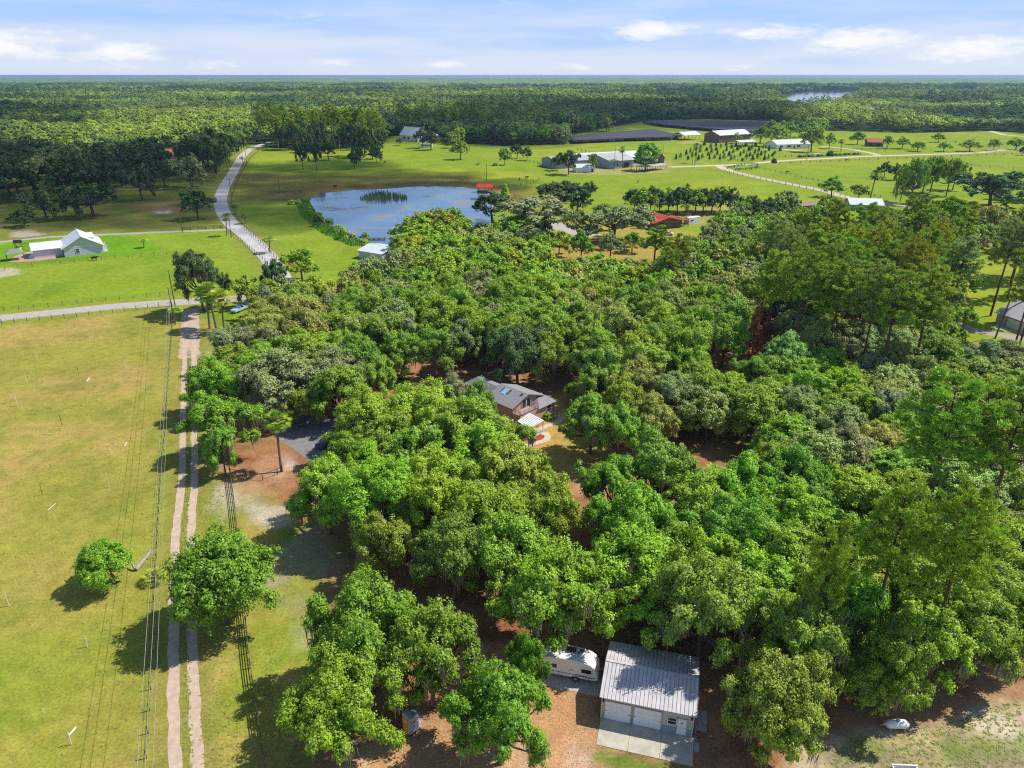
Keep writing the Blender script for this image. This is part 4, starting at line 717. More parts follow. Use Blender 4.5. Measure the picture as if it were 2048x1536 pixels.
# ------------------------------------------------------------ far woodland (uncountable)
def far_forest():
    rng = np.random.default_rng(9); pts = []; sc = []; kd = []
    for (d0, d1, sp) in ((230, 900, 10.0), (900, 1500, 11.5), (1500, 2600, 13.5), (2600, 4200, 18)):
        y = d0
        while y < d1:
            n = int(2*(y*.80+60)/sp); x = (np.arange(n)-n/2)*sp+rng.uniform(-.5, .5, n)*sp; yy = y+rng.uniform(-.5, .5, n)*sp
            pts.append(np.stack([x, yy], 1)); sc.append(np.full(n, sp)); y += sp
    P = np.concatenate(pts); sc = np.concatenate(sc); d = poly_sdf(P[:, 0], P[:, 1], OPEN); ok = (d > 3)
    dl = poly_sdf(P[:, 0], P[:, 1], LAKE); ok &= dl > 6
    for c in CLEARINGS: ok &= poly_sdf(P[:, 0], P[:, 1], c) > 4
    rd = line_dist(P[:, 0], P[:, 1], ROAD); ok &= rd > 7
    # pale bare strip just left of the open land stays as it is; thin the canopy a little at random
    ok &= rng.random(len(P)) > .06
    P = P[ok]; sc = sc[ok]; n = len(P)
    typ = (fbm(P[:, 0], P[:, 1], 130, 3, 44)+rng.normal(size=n)*.12 > .56).astype(int)      # 1: pine stands
    edge = np.clip((-d[ok])/0+0, 0, 0) if False else 0
    hgt = (rng.uniform(.75, 1.25, n)+(fbm(P[:, 0], P[:, 1], 160, 3, 51)-.5)*.9)
    V = np.stack([P[:, 0], P[:, 1], np.zeros(n)], 1); me = bpy.data.meshes.new('woodland'); me.vertices.add(n); me.vertices.foreach_set('co', V.astype(np.float32).ravel())
    s = sc/7.6*rng.uniform(.75, 1.25, n); 
    for nm, arr in (('sxy', s*1.12), ('sz', np.clip(hgt, .55, 1.6)*np.where(sc > 12, 1.2, 1.05)), ('rot', rng.uniform(0, 6.28, n)), ('kind_', typ.astype(float)+ (rng.random(n) < .5)*2)):
        a = me.attributes.new(nm, 'FLOAT', 'POINT'); a.data.foreach_set('value', arr.astype(np.float32))
    o = bpy.data.objects.new('woodland', me); COL.objects.link(o); struct(o, 'stuff')
    o['label'] = 'dense green woodland stretching from the farms to the horizon'; o['category'] = 'woodland'
    def low(name, seed, style, R, H, k, nl, leaf, pn=False):
        g = np.random.default_rng(seed); 
        if pn: t = g.random(k); a = g.uniform(0, 6.28, k); r = R*np.sin(np.clip(t*2.6+.3, 0, 3.0))*g.uniform(.5, 1, k); cc = np.stack([np.cos(a)*r, np.sin(a)*r, H*(.55+.42*t)], 1)
        else:
            lb = rdir(g, 8, .3)*np.array([R*.55, R*.55, H*.2])*g.uniform(.7, 1.1, (8, 1)); li = g.integers(0, 8, k); dd = rdir(g, k, .45); cc = lb[li]+dd*np.array([R*.42, R*.42, H*.17])+np.array([0, 0, H*.66])
        ld = unit(cc-np.array([0, 0, H*.5])); idx = np.repeat(np.arange(k), nl); n_ = len(idx); dq = rdir(g, n_, .4); C = cc[idx]+dq*(R*(.2 if pn else .14)*g.random((n_, 1))**.4)
        Nn = unit(dq*.35+ld[idx]*.9+np.array([0, 0, .45])+g.normal(size=(n_, 3))*.22); Vv, F = leaf_quads(g, C, Nn, leaf*g.uniform(.7, 1.3, n_)); tn = np.clip(.5+(g.random(k)[idx]-.5)*.6+(g.random(n_)-.5)*.5, 0, 1)
        ob = np_mesh(name, Vv, F, 4, [M_FAR], attrs={'tint': ('FACE', tn)}); COL.objects.unlink(ob); return ob.data
    protos = [low('wood_a', 1, '', 5.2, 12, 64, 16, .48), low('wood_p', 2, '', 3.0, 17, 34, 20, .45, True), low('wood_b', 3, '', 4.6, 13.5, 60, 16, .48), low('wood_q', 4, '', 3.4, 15.5, 30, 22, .45, True)]
    mod = o.modifiers.new('trees', 'NODES'); ng = bpy.data.node_groups.new('woodland', 'GeometryNodeTree'); mod.node_group = ng
    ng.interface.new_socket('Geometry', in_out='INPUT', socket_type='NodeSocketGeometry'); ng.interface.new_socket('Geometry', in_out='OUTPUT', socket_type='NodeSocketGeometry')
    N = ng.nodes; L = ng.links; gi = N.new('NodeGroupInput'); go = N.new('NodeGroupOutput'); jn = N.new('GeometryNodeJoinGeometry'); L.new(jn.outputs[0], go.inputs[0])
    def attr(nm): a = N.new('GeometryNodeInputNamedAttribute'); a.data_type = 'FLOAT'; a.inputs['Name'].default_value = nm; return a.outputs['Attribute']
    kd_ = attr('kind_'); cb = N.new('ShaderNodeCombineXYZ'); L.new(attr('sxy'), cb.inputs[0]); L.new(attr('sxy'), cb.inputs[1]); L.new(attr('sz'), cb.inputs[2]); cr = N.new('ShaderNodeCombineXYZ'); L.new(attr('rot'), cr.inputs[2])
    holders = []
    for i, me_ in enumerate(protos):
        ob = bpy.data.objects.new('woodland_tree', me_); ob.color = (1, 1, 1, 1)
        inf = N.new('GeometryNodeObjectInfo'); inf.inputs['Object'].default_value = ob; inf.transform_space = 'ORIGINAL'
        cmp = N.new('FunctionNodeCompare'); cmp.data_type = 'FLOAT'; cmp.operation = 'EQUAL'; L.new(kd_, cmp.inputs[0]); cmp.inputs[1].default_value = float(i); cmp.inputs['Epsilon'].default_value = .1
        ip = N.new('GeometryNodeInstanceOnPoints'); L.new(gi.outputs[0], ip.inputs['Points']); L.new(cmp.outputs[0], ip.inputs['Selection']); L.new(inf.outputs['Geometry'], ip.inputs['Instance']); L.new(cr.outputs[0], ip.inputs['Rotation']); L.new(cb.outputs[0], ip.inputs['Scale']); L.new(ip.outputs[0], jn.inputs[0])
    print('woodland points', n)
    # beyond 4 km: rough canopy surface out to the horizon
    r = [4150.0]
    while r[-1] < 85000: r.append(r[-1]*1.0026)
    r = np.array(r); s_ = np.linspace(-.95, .95, 520); X = r[:, None]*s_[None, :]; Y = np.repeat(r[:, None], len(s_), 1); x = X.ravel(); y = Y.ravel()
    z = 10+rng.uniform(-3.2, 3.2, len(x))+(fbm(x, y, 350, 3, 61)-.5)*9; z = z-(y < 4300)*6
    nc = len(s_); nr = len(r); i = np.arange(nr-1)[:, None]*nc+np.arange(nc-1)[None, :]; i = i.ravel(); F = np.stack([i, i+1, i+nc+1, i+nc], 1)
    m = bpy.data.materials.new('distant_canopy'); Nn_, Ll = nodes_of(m); b = Nn_['Principled BSDF']; b.inputs['Roughness'].default_value = 1; b.inputs['Specular IOR Level'].default_value = 0
    tc = Nn_.new('ShaderNodeTexCoord'); a_ = Nn_.new('ShaderNodeTexNoise'); a_.inputs['Scale'].default_value = .006; a_.inputs['Detail'].default_value = 10; a_.inputs['Roughness'].default_value = .7; Ll.new(tc.outputs['Object'], a_.inputs['Vector']); rp = Nn_.new('ShaderNodeValToRGB'); Ll.new(a_.outputs[0], rp.inputs[0])
    rp.color_ramp.elements[0].position = .38; rp.color_ramp.elements[1].position = .64; rp.color_ramp.elements[0].color = (0.055, 0.115, 0.045, 1); rp.color_ramp.elements[1].color = (0.30, 0.42, 0.10, 1); Ll.new(rp.outputs[0], b.inputs['Base Color'])
    oc = np_mesh('distant_woodland', np.stack([x, y, z], 1), F, 4, [m]); struct(oc, 'stuff'); oc['label'] = 'hazy blue-green forest plain running to the horizon'; oc['category'] = 'woodland'
far_forest()
# ------------------------------------------------------------ buildings
m_seam = None
def metal_roof(name, col, pitch=.38, dirt=.2, axis=0):
    """painted sheet metal with seam shading; the ribs themselves are geometry on near roofs"""
    m = mat(name, col, .45, .5, noise=dirt, nscale=.8); return m
m_white = mat('white_paint', (0.80, 0.80, 0.78), .5, .4, noise=.05, nscale=1); m_wroof = mat('white_metal_roof', (0.72, 0.74, 0.76), .4, .5, noise=.10, nscale=.5)
m_groof = mat('garage_roof_metal', (0.63, 0.595, 0.61), .42, .5, noise=.13, nscale=.9); m_rib = mat('roof_seam', (0.40, 0.38, 0.40), .5, .4)
m_cream = mat('cream_siding', (0.66, 0.60, 0.44), .7, .3, noise=.06, nscale=2); m_greysid = mat('grey_siding', (0.29, 0.31, 0.36), .7, .3, noise=.06, nscale=2)
m_glass = mat('window_glass', (0.02, 0.025, 0.03), .08, .8); m_black = mat('black_metal', (0.02, 0.02, 0.022), .5, .4); m_rubber = mat('tyre_rubber', (0.022, 0.022, 0.023), .85, .2)
m_shing = mat('grey_shingles', (0.31, 0.30, 0.32), .92, .1, noise=.28, nscale=5, stretch=(1, 3, 1)); m_stucco = mat('tan_stucco', (0.52, 0.38, 0.28), .9, .15, noise=.08, nscale=2); m_deck = mat('pink_deck_paint', (0.44, 0.33, 0.29), .8, .2, noise=.15)
m_redroof = mat('red_metal_roof', (0.56, 0.055, 0.035), .5, .4, noise=.15, nscale=.3); m_oldwood = mat('weathered_wood', (0.20, 0.145, 0.11), .95, .1, noise=.35, nscale=1.5, stretch=(6, 6, .4)); m_brownw = mat('brown_siding', (0.22, 0.14, 0.12), .9, .15, noise=.15, nscale=1)
m_bluegrey = mat('blue_grey_siding', (0.56, 0.53, 0.57), .8, .2, noise=.06, nscale=2); m_greyroof = mat('grey_metal_roof', (0.47, 0.48, 0.47), .5, .4, noise=.15, nscale=.2); m_greywall = mat('grey_barn_wall', (0.33, 0.36, 0.42), .8, .2, noise=.15, nscale=.5)
m_steel = mat('galvanised_steel', (0.5, 0.5, 0.5), .4, .5, metal=.6); m_orange = mat('orange_plastic', (0.95, 0.36, 0.03), .45, .4, noise=.05); m_porta = mat('grey_plastic', (0.40, 0.43, 0.50), .5, .4, noise=.06); m_post = mat('fence_wood', (0.19, 0.155, 0.125), .95, .1, noise=.3, nscale=3, stretch=(4, 4, .6)); m_blackp = mat('dark_fence_wood', (0.035, 0.03, 0.028), .9, .1)

def rect_in(mb, x0, x1, z0, z1, y, th=.03): mb.box((x0+x1)/2, y, z0, x1-x0, th, z1-z0); return mb
def gable_mesh(root, L, D, he, hr, wallm, roofm, ridge='x', ov=.3, rth=.12, ribs=0, name_w='wall', name_r='roof', open_front=False, openw=False, x0=0, y0=0):
    """walls over [x0,x0+L]x[y0,y0+D]; ridge along x or y"""
    w = MB(); a = [(x0, y0), (x0+L, y0), (x0+L, y0+D), (x0, y0+D)]
    if not openw:
        if ridge == 'x':
            for (p, q) in ((0, 1), (2, 3)): w.quad((*a[p], 0), (*a[q], 0), (*a[q], he), (*a[p], he))
            for (p, q) in ((1, 2), (3, 0)): mx = ((a[p][0]+a[q][0])/2, (a[p][1]+a[q][1])/2); w.quad((*a[p], 0), (*a[q], 0), (*a[q], he), (*mx, hr-.02), (*a[p], he))
        else:
            for (p, q) in ((1, 2), (3, 0)): w.quad((*a[p], 0), (*a[q], 0), (*a[q], he), (*a[p], he))
            for (p, q) in ((0, 1), (2, 3)): mx = ((a[p][0]+a[q][0])/2, (a[p][1]+a[q][1])/2); w.quad((*a[p], 0), (*a[q], 0), (*a[q], he), (*mx, hr-.02), (*a[p], he))
        w.build(name_w, wallm, root)
    else:
        for px_ in np.linspace(x0+.3, x0+L-.3, max(2, int(L/5)+1)):
            for py_ in (y0+.3, y0+D-.3): p = MB(); p.box(px_, py_, 0, .25, .25, he); p.build('post', wallm, root)
    r = MB(); half = (D if ridge == 'x' else L)/2; sl = (hr-he)/half; e = he-sl*ov+.03; t = hr+.03
    if ridge == 'x':
        A = lambda x, s, z: (x, y0+D/2+s*(half+ov) if z == 0 else y0+D/2, e if z == 0 else t)
        for s in (-1, 1):
            q = [A(x0-ov, s, 0), A(x0+L+ov, s, 0), A(x0+L+ov, s, 1), A(x0-ov, s, 1)]
            if s > 0: q = [q[1], q[0], q[3], q[2]]
            r.slab(*[(p[0], p[1], p[2]+rth) for p in q], rth)
        r.box(x0+L/2, y0+D/2, t+rth-.03, L+2*ov, .3, .07)
    else:
        for s in (-1, 1):
            xe = x0+L/2+s*(half+ov); xm = x0+L/2
            q = [(xe, y0-ov, e+rth), (xm, y0-ov, t+rth), (xm, y0+D+ov, t+rth), (xe, y0+D+ov, e+rth)]
            if s > 0: q = [q[1], q[0], q[3], q[2]]
            r.slab(*q, rth)
        r.box(x0+L/2, y0+D/2, t+rth-.03, .3, D+2*ov, .07)
    rf = r.build(name_r, roofm, root)
    if ribs:
        rb = MB(); n = int((L+2*ov)/ribs) if ridge == 'x' else int((D+2*ov)/ribs)
        for i in range(n+1):
            for s in (-1, 1):
                if ridge == 'x':
                    x = x0-ov+i*(L+2*ov)/n; ye = y0+D/2+s*(half+ov); a_ = (x, ye, e+rth+.02); b_ = (x, y0+D/2+s*.12, t+rth+.01)
                else:
                    y = y0-ov+i*(D+2*ov)/n; xe = x0+L/2+s*(half+ov); a_ = (xe, y, e+rth+.02); b_ = (x0+L/2+s*.12, y, t+rth+.01)
                rb.tube([a_, b_], .028, 4)
        rb.build('roof_seams', m_rib if ribs < 1 else m_greyroof, rf)
    return rf
def px_bld(name, label, cat, A, B_, D, he, hr, wallm, roofm, ridge='x', ov=.4, openings=(), group=None, **kw):
    a = G(*A); b = G(*B_); L_ = math.dist(a, b); t = thing(name, label, cat, (a[0], a[1], 0), math.atan2(b[1]-a[1], b[0]-a[0]), group)
    gable_mesh(t, L_, D, he, hr, wallm, roofm, ridge, ov, **kw)
    for kind, x0, x1, z0, z1 in openings:
        mb = MB(); rect_in(mb, x0*L_, x1*L_, z0, z1, -.02, .08); w = mb.build(kind, m_black if kind in ('door', 'doorway') else (m_white if kind == 'garage_door' else m_glass), t)
        if kind == 'window': f = MB(); [f.box(p, -.05, q, r_, .06, s_) for p, q, r_, s_ in ((x0*L_, z0, .12, z1-z0), (x1*L_, z0, .12, z1-z0), ((x0+x1)/2*L_, z1, (x1-x0)*L_+.2, .12), ((x0+x1)/2*L_, z0-.12, (x1-x0)*L_+.2, .12))]; f.build('frame', m_white, w)
    return t

# garage
GR = math.radians(-15); GO = (9.07, 52.78)
def gl(x, y): return (GO[0]+x*math.cos(GR)-y*math.sin(GR), GO[1]+x*math.sin(GR)+y*math.cos(GR))
gar = thing('garage', 'cream two-door metal-roofed garage with a concrete apron beside the camper', 'garage', (*GO, 0), GR)
GL, GD, GE, GT = 8.95, 7.45, 3.0, 3.98
gable_mesh(gar, GL, GD, GE, GT, m_cream, m_groof, 'x', .26, .07, ribs=.385)
sd = MB(); 
for i in range(13): z = .86+i*.165; sd.box(GL/2, -.012, z, GL, .022, .012)
sd.build('siding_shadow_line', mat('siding_line', (0.48, 0.43, 0.32), .8), gar)
wn = MB(); 
for a, b in ((0, .22), (2.98, 3.14), (5.98, 7.42), (8.42, GL)):
    wn.box((a+b)/2, -.02, .12, b-a, .05, .70)
wn.box(-.02, GD/2, .12, .05, GD, .70); wn.box(GL+.02, GD/2, .12, .05, GD, .70); wn.build('wainscot', m_greysid, gar)
fn = MB(); fn.box(GL/2, GD/2, -.05, GL+.1, GD+.1, .17); fn.build('foundation', m_conc2, gar)
def garage_door(x0, x1):
    d = MB(); 
    for k in range(4): d.box((x0+x1)/2, -.035, .10+k*.585, x1-x0, .05, .57)
    o = d.build('garage_door', m_white, gar)
    g = MB(); 
    for k in (1, 2, 3): g.box((x0+x1)/2, -.028, .07+k*.585, x1-x0, .045, .03)
    g.build('panel_gap', mat('panel_gap', (0.45, 0.46, 0.5), .6), o)
    f = MB(); f.box(x0-.05, -.045, .08, .09, .08, 2.42); f.box(x1+.05, -.045, .08, .09, .08, 2.42); f.box((x0+x1)/2, -.045, 2.46, x1-x0+.2, .08, .09); f.build('door_frame', mat('frame_taupe', (0.42, 0.38, 0.33), .7), o)
    h = MB(); h.box(x0+.12, -.08, 1.15, .12, .04, .05); h.box(x1-.12, -.08, 1.15, .12, .04, .05); h.build('handle', m_black, o)
garage_door(.32, 2.90); garage_door(3.24, 5.90)
wd = MB(); wd.box(6.95, -.03, 1.25, .80, .05, .78); w_ = wd.build('window', m_glass, gar); f = MB(); [f.box(*q) for q in ((6.52, -.05, 1.2, .07, .07, .88), (7.38, -.05, 1.2, .07, .07, .88), (6.95, -.05, 2.03, .93, .07, .07), (6.95, -.05, 1.18, .93, .07, .07), (6.95, -.05, 1.62, .8, .06, .05))]; f.build('window_frame', m_white, w_)
ed = MB(); ed.box(7.93, -.04, .10, .88, .06, 2.05); e_ = ed.build('entry_door', m_white, gar)
dm = MB(); dm.quad((7.93, -.085, 1.50), (8.05, -.085, 1.62), (7.93, -.085, 1.74), (7.81, -.085, 1.62)); dm.build('diamond_light', m_glass, e_)
kn = MB(); kn.box(8.27, -.09, 1.02, .06, .06, .06); kn.build('handle', m_steel, e_)
f = MB(); f.box(7.45, -.05, .08, .07, .08, 2.14); f.box(8.41, -.05, .08, .07, .08, 2.14); f.box(7.93, -.05, 2.16, 1.03, .08, .07); f.build('door_frame', MATS['frame_taupe'], e_)
for x in (.12, 8.80): l = MB(); l.box(x, -.10, 2.42, .13, .16, .22); l.box(x, -.14, 2.38, .18, .12, .04); l.build('wall_lamp', m_black, gar)
for x in (-.02, GL+.02): c = MB(); c.box(x, -.03, .12, .10, .09, 2.85); c.build('corner_trim', m_cream, gar)
va = MB(); va.tube([(1.8, GD-1.4, 3.2), (1.8, GD-1.4, 3.95)], .07, 8); va.build('vent_pipe', m_steel, gar)
ap = MB(); 
for a, b in ((0.0, 3.03), (3.06, 6.08), (6.11, 9.2)): ap.prism([(a, -3.32), (b, -3.32), (b, -.06), (a, -.06)], -.05, .055)
ap_o = ap.build('concrete_apron', m_conc); struct(ap_o); ap_o.location = (*GO, 0); ap_o.rotation_euler = (0, 0, GR)
pd = MB(); 
for a, b in ((-6.9, -3.5), (-3.47, -.06)): pd.prism([(a, 2.55), (b, 2.55), (b, 6.6), (a, 6.6)], -.05, .05)
pd_o = pd.build('camper_pad', mat('pad_concrete', (0.50, 0.475, 0.44), .9, .2, noise=.12)); struct(pd_o); pd_o.location = (*GO, 0); pd_o.rotation_euler = (0, 0, GR)
wk = MB(); wk.prism([(9.25, -1.6), (9.75, -1.6), (9.75, .9), (9.25, .9)], -.05, .04); wk.prism([(9.25, .95), (10.4, .95), (10.4, 3.5), (9.25, 3.5)], -.05, .035); wo = wk.build('side_pavers', m_conc2); struct(wo); wo.location = (*GO, 0); wo.rotation_euler = (0, 0, GR)
for i, (x, y, r) in enumerate(((9.55, .3, .19), (9.62, -.35, .16))):
    p = gl(x, y); t = thing('flower_pot', ('larger', 'smaller')[i]+' terracotta pot beside the right wall of the garage', 'pot', (*p, .04), 0, 'terracotta pots'); b = MB(); b.lathe([(.01, 0), (r*.7, 0), (r, .34), (r*1.1, .36), (r*1.1, .42), (r*.9, .42), (r*.85, .3), (.01, .3)], 14); b.build('pot', mat('terracotta', (0.45, 0.13, 0.07), .8), t, True)
    lf = MB(); 
    for k in range(9): a = k*.7; lf.quad((0, 0, .3), (math.cos(a)*.1, math.sin(a)*.1, .5), (math.cos(a)*.25, math.sin(a)*.25, .55), (math.cos(a+.3)*.12, math.sin(a+.3)*.12, .45))
    lf.build('plant', mat('pot_leaves', (0.06, 0.12, 0.02), .8), t)

# camper trailer
CR = math.radians(-13.5); cp = gl(-1.0, 3.95)
cmp_ = thing('camper_trailer', 'white rounded-nose camper trailer parked on the concrete pad beside the garage', 'camper trailer', (*cp, 0.05), CR)
prof = [(0, .72), (.02, 1.1), (-.12, 1.7), (-.42, 2.25), (-.95, 2.62), (-1.7, 2.80), (-2.7, 2.90), (-4.0, 2.92), (-5.2, 2.86), (-5.75, 2.72), (-5.95, 2.4), (-6.0, 1.6), (-6.0, .78), (-5.6, .52), (-.25, .52)]
CW = 2.15
def profile_body(prof, w, inset=.06, M_=None, name='body', m=None, parent=None):
    mb = MB(); k = len(prof); cx = sum(p[0] for p in prof)/k; cz = sum(p[1] for p in prof)/k
    rings = [(0, .965), (inset, 1.0), (w-inset, 1.0), (w, .965)]
    for y, s in rings: mb.v += [(cx+(p[0]-cx)*s, y, cz+(p[1]-cz)*s) for p in prof]
    for i in range(3):
        for j in range(k): jj = (j+1) % k; mb.f.append((i*k+j, (i+1)*k+j, (i+1)*k+jj, i*k+jj)); mb.mi.append(0)
    mb.f.append(tuple(range(k))); mb.f.append(tuple(3*k+k-1-i for i in range(k))); mb.mi += [0, 0]
    return mb.build(name, m, parent)
profile_body(prof, CW, m=mat('camper_shell', (0.84, 0.84, 0.82), .35, .5, noise=.03), parent=cmp_)
q = MB(); q.box(-1.25, -.012, 1.42, 1.05, .05, .50); wq = q.build('side_window', m_glass, cmp_)
q = MB(); q.box(-3.1, 1.45, 2.895, .95, .72, .10); sk = q.build('skylight', mat('smoked_dome', (0.10, 0.07, 0.06), .15, .7), cmp_); q = MB(); [q.box(*c) for c in ((-3.1, 1.06, 2.885, 1.08, .07, .12), (-3.1, 1.84, 2.885, 1.08, .07, .12), (-3.62, 1.45, 2.885, .07, .78, .12), (-2.58, 1.45, 2.885, .07, .78, .12))]; q.build('skylight_rim', mat('rim_grey', (0.35, 0.35, 0.35), .6), sk)
q = MB(); q.box(-2.0, 1.62, 2.835, .40, .38, .09); q.build('roof_vent', mat('vent_dark', (0.12, 0.12, 0.12), .4), cmp_); q = MB(); q.box(-2.28, 1.2, 2.87, .26, .2, .07); q.build('roof_vent', MATS['vent_dark'], cmp_); q = MB(); q.box(-2.45, .55, 2.88, .45, .38, .06); q.build('roof_hatch', m_white, cmp_)
q = MB(); 
rc = random.Random(3)
q.box(-3.6, -.008, .98, 4.4, .045, .045); q.box(-1.2, -.008, .86, 1.6, .045, .05)
for i in range(16): q.box(-.35-i*.13+rc.uniform(-.03, .03), -.008, .80+rc.uniform(0, .22), rc.uniform(.06, .16), .045, rc.uniform(.03, .08))
q.build('side_graphic', mat('graphic_dark', (0.05, 0.05, 0.07), .5), cmp_)
q = MB(); q.box(-2.9, -.006, 1.50, .55, .04, .035); q.box(-2.82, -.006, 1.62, .14, .04, .10); q.build('maker_mark', mat('graphic_grey', (0.30, 0.30, 0.32), .5), cmp_)
q = MB(); q.box(-4.2, -.006, .72, .10, .04, .12); q.box(-4.95, -.006, .93, .10, .04, .09); q.box(-4.9, -.01, 1.5, .9, .05, .5); q.build('hatch_cover', MATS['graphic_dark'], cmp_)
for y in (-.02, CW-.2):
    q = MB(); Mw = Matrix.Translation((-2.35, y+.1, .36)) @ Matrix.Rotation(math.pi/2, 4, 'X'); q.lathe([(.001, -.11), (.34, -.11), (.37, -.06), (.37, .06), (.34, .11), (.001, .11)], 20, Mw); w_ = q.build('wheel', m_rubber, cmp_, True)
    q = MB(); q.lathe([(.001, -.13), (.19, -.13), (.20, -.10), (.20, .10), (.19, .13), (.001, .13)], 14, Mw); q.build('rim', m_steel, w_)
    q = MB(); q.tube([(-2.35+.46*math.cos(a), y+.06, .36+.46*math.sin(a)) for a in np.linspace(.1, 3.04, 10)], .07, 5); q.build('fender', m_black, cmp_)
q = MB(); q.tube([(-.1, .5, .48), (1.15, CW/2, .5)], .05, 5); q.tube([(-.1, CW-.5, .48), (1.15, CW/2, .5)], .05, 5); q.tube([(.95, CW/2, 0), (.95, CW/2, .9)], .045, 6); q.box(.95, CW/2, .85, .3, .12, .06); q.tube([(.45, CW/2-.18, .5), (.45, CW/2-.18, .95)], .14, 8); q.tube([(.45, CW/2+.18, .5), (.45, CW/2+.18, .95)], .14, 8); q.build('hitch', m_black, cmp_)
tr_ = thing('pickup_bed', '', '') if False else None

# portable toilet
a_, b_, c_ = G(808, 1456), G(820, 1473), G(839, 1459); ang = math.atan2(c_[1]-b_[1], c_[0]-b_[0])
pt = thing('portable_toilet', 'orange and grey portable toilet standing under the foreground oaks', 'portable toilet', (b_[0], b_[1], 0), ang)
q = MB(); q.box(.58, .58, 0, 1.22, 1.22, .14); q.build('base', m_black, pt)
q = MB(); q.box(.58, .58, .14, 1.12, 1.12, 1.95); q.build('cabin', m_porta, pt)
q = MB(); q.box(.0, .58, .16, .06, .98, 1.9); d_ = q.build('orange_panel', m_orange, pt); q = MB(); q.box(-.03, .30, 1.1, .05, .05, .18); q.build('handle', m_black, d_); q = MB(); q.box(-.035, .62, 1.5, .02, .22, .16); q.build('notice', m_white, d_)
q = MB(); q.box(.62, .0, .9, .14, .06, .07); q.box(.62, .0, 1.5, .8, .05, .03); q.build('side_vent', m_black, pt)
q = MB(); q.prism([(0, 0), (1.16, 0), (1.16, 1.16), (0, 1.16)], 2.09, 2.17); 
for k in range(6): an = math.pi*k/6; an2 = math.pi*(k+1)/6; q.quad((.58-.58*math.cos(an), .02, 2.17+.22*math.sin(an)), (.58-.58*math.cos(an2), .02, 2.17+.22*math.sin(an2)), (.58-.58*math.cos(an2), 1.14, 2.17+.22*math.sin(an2)), (.58-.58*math.cos(an), 1.14, 2.17+.22*math.sin(an)))
q.prism([(.02, .02), (1.14, .02), (1.14, .03), (.02, .03)], 2.17, 2.2); q.build('roof', mat('toilet_roof', (0.42, 0.46, 0.55), .4, .4), pt)
q = MB(); q.tube([(.9, .9, 2.1), (.9, .9, 2.6)], .06, 8); q.build('vent_pipe', m_black, pt)
# propane tank
a_ = G(1775, 1461); b_ = G(1812, 1461); ang = math.atan2(b_[1]-a_[1], b_[0]-a_[0]); pt = thing('propane_tank', 'white horizontal propane tank on short feet at the edge of the grass clearing', 'propane tank', ((a_[0]+b_[0])/2, (a_[1]+b_[1])/2, 0), ang)
q = MB(); R_ = .44; pr = [(.001, -1.22), (.16, -1.19), (.30, -1.08), (.40, -.92), (R_, -.75), (R_, .75), (.40, .92), (.30, 1.08), (.16, 1.19), (.001, 1.22)]; q.lathe(pr, 22, Matrix.Translation((0, .2, .68)) @ Matrix.Rotation(math.pi/2, 4, 'Y')); q.build('tank', m_white, pt, True)
q = MB(); q.lathe([(.17, 1.08), (.19, 1.2), (.14, 1.30), (.001, 1.33)], 14, Matrix.Translation((0, .2, 0))); q.build('valve_dome', mat('dome_grey', (0.35, 0.38, 0.42), .5), pt, True)
for x in (-.7, .7): q = MB(); q.box(x, .2, 0, .18, .7, .32); q.build('foot', m_conc2, pt)
# white edging frame at the bottom border
a_ = G(1782, 1534); t = thing('metal_rack', 'white metal frame lying on the sand at the bottom edge of the photo', 'frame', (a_[0], a_[1]-.1, 0), -.05); q = MB(); q.box(1.1, .0, .0, 2.4, .12, .5); q.box(1.1, -.9, .0, 2.4, .12, .5); q.box(0, -.45, .1, .12, .9, .3); q.box(2.2, -.45, .1, .12, .9, .3); q.build('frame', m_white, t)

# tan house
HT = math.radians(46); HO = (4.7, 121.9)
hs = thing('tan_house', 'tan two-level house with grey shingle roof half hidden by oaks', 'house', (*HO, 0), HT)
def hl(x, y): return (HO[0]+x*math.cos(HT)-y*math.sin(HT), HO[1]+x*math.sin(HT)+y*math.cos(HT))
q = MB(); q.prism([(-.6, -1.1), (4.0, -1.1), (4.0, 5), (-.6, 5)], 0, 2.7); q.prism([(-5.9, .8), (1.9, .8), (1.9, 7.0), (-5.9, 7.0)], 0, 3.95); q.prism([(-6.2, 7.0), (.9, 7.0), (.9, 16.5), (-6.2, 16.5)], 0, 3.0); q.prism([(-5.9, -1.2), (-.65, -1.2), (-.65, .8), (-5.9, .8)], 0, 2.6)
q.quad((-5.9, .8, 3.95), (1.9, .8, 3.95), (-2.0, .8, 5.3)); q.quad((1.9, 7.0, 3.95), (-5.9, 7.0, 3.95), (-2.0, 7.0, 5.3)); q.build('wall', m_stucco, hs)
rf = MB(); rf.slab((-6.4, .3, 3.88), (-2.0, .3, 5.5), (-2.0, 7.5, 5.5), (-6.4, 7.5, 3.88), .14); rf.slab((-2.0, .3, 5.5), (2.4, .3, 3.88), (2.4, 7.5, 3.88), (-2.0, 7.5, 5.5), .14); r1 = rf.build('roof', m_shing, hs)
rf = MB(); rf.hexa([(-1.1, -1.6, 2.68), (4.5, -1.6, 2.68), (4.5, 5.4, 2.68), (-1.1, 5.4, 2.68), (1.2, 1.0, 3.95), (1.9, 1.0, 3.95), (1.9, 3.2, 3.95), (1.2, 3.2, 3.95)]); rf.build('roof', m_shing, hs)
rf = MB(); rf.hexa([(-6.7, 7.55, 2.85), (1.4, 7.55, 2.85), (1.4, 17.0, 2.85), (-6.7, 17.0, 2.85), (-3.2, 7.55, 5.3), (-2.0, 7.55, 5.3), (-2.0, 13.5, 5.3), (-3.2, 13.5, 5.3)]); rf.build('roof', m_shing, hs)
def on_slope(x): return 5.5-(-2.0-x)*(5.5-3.88)/4.4
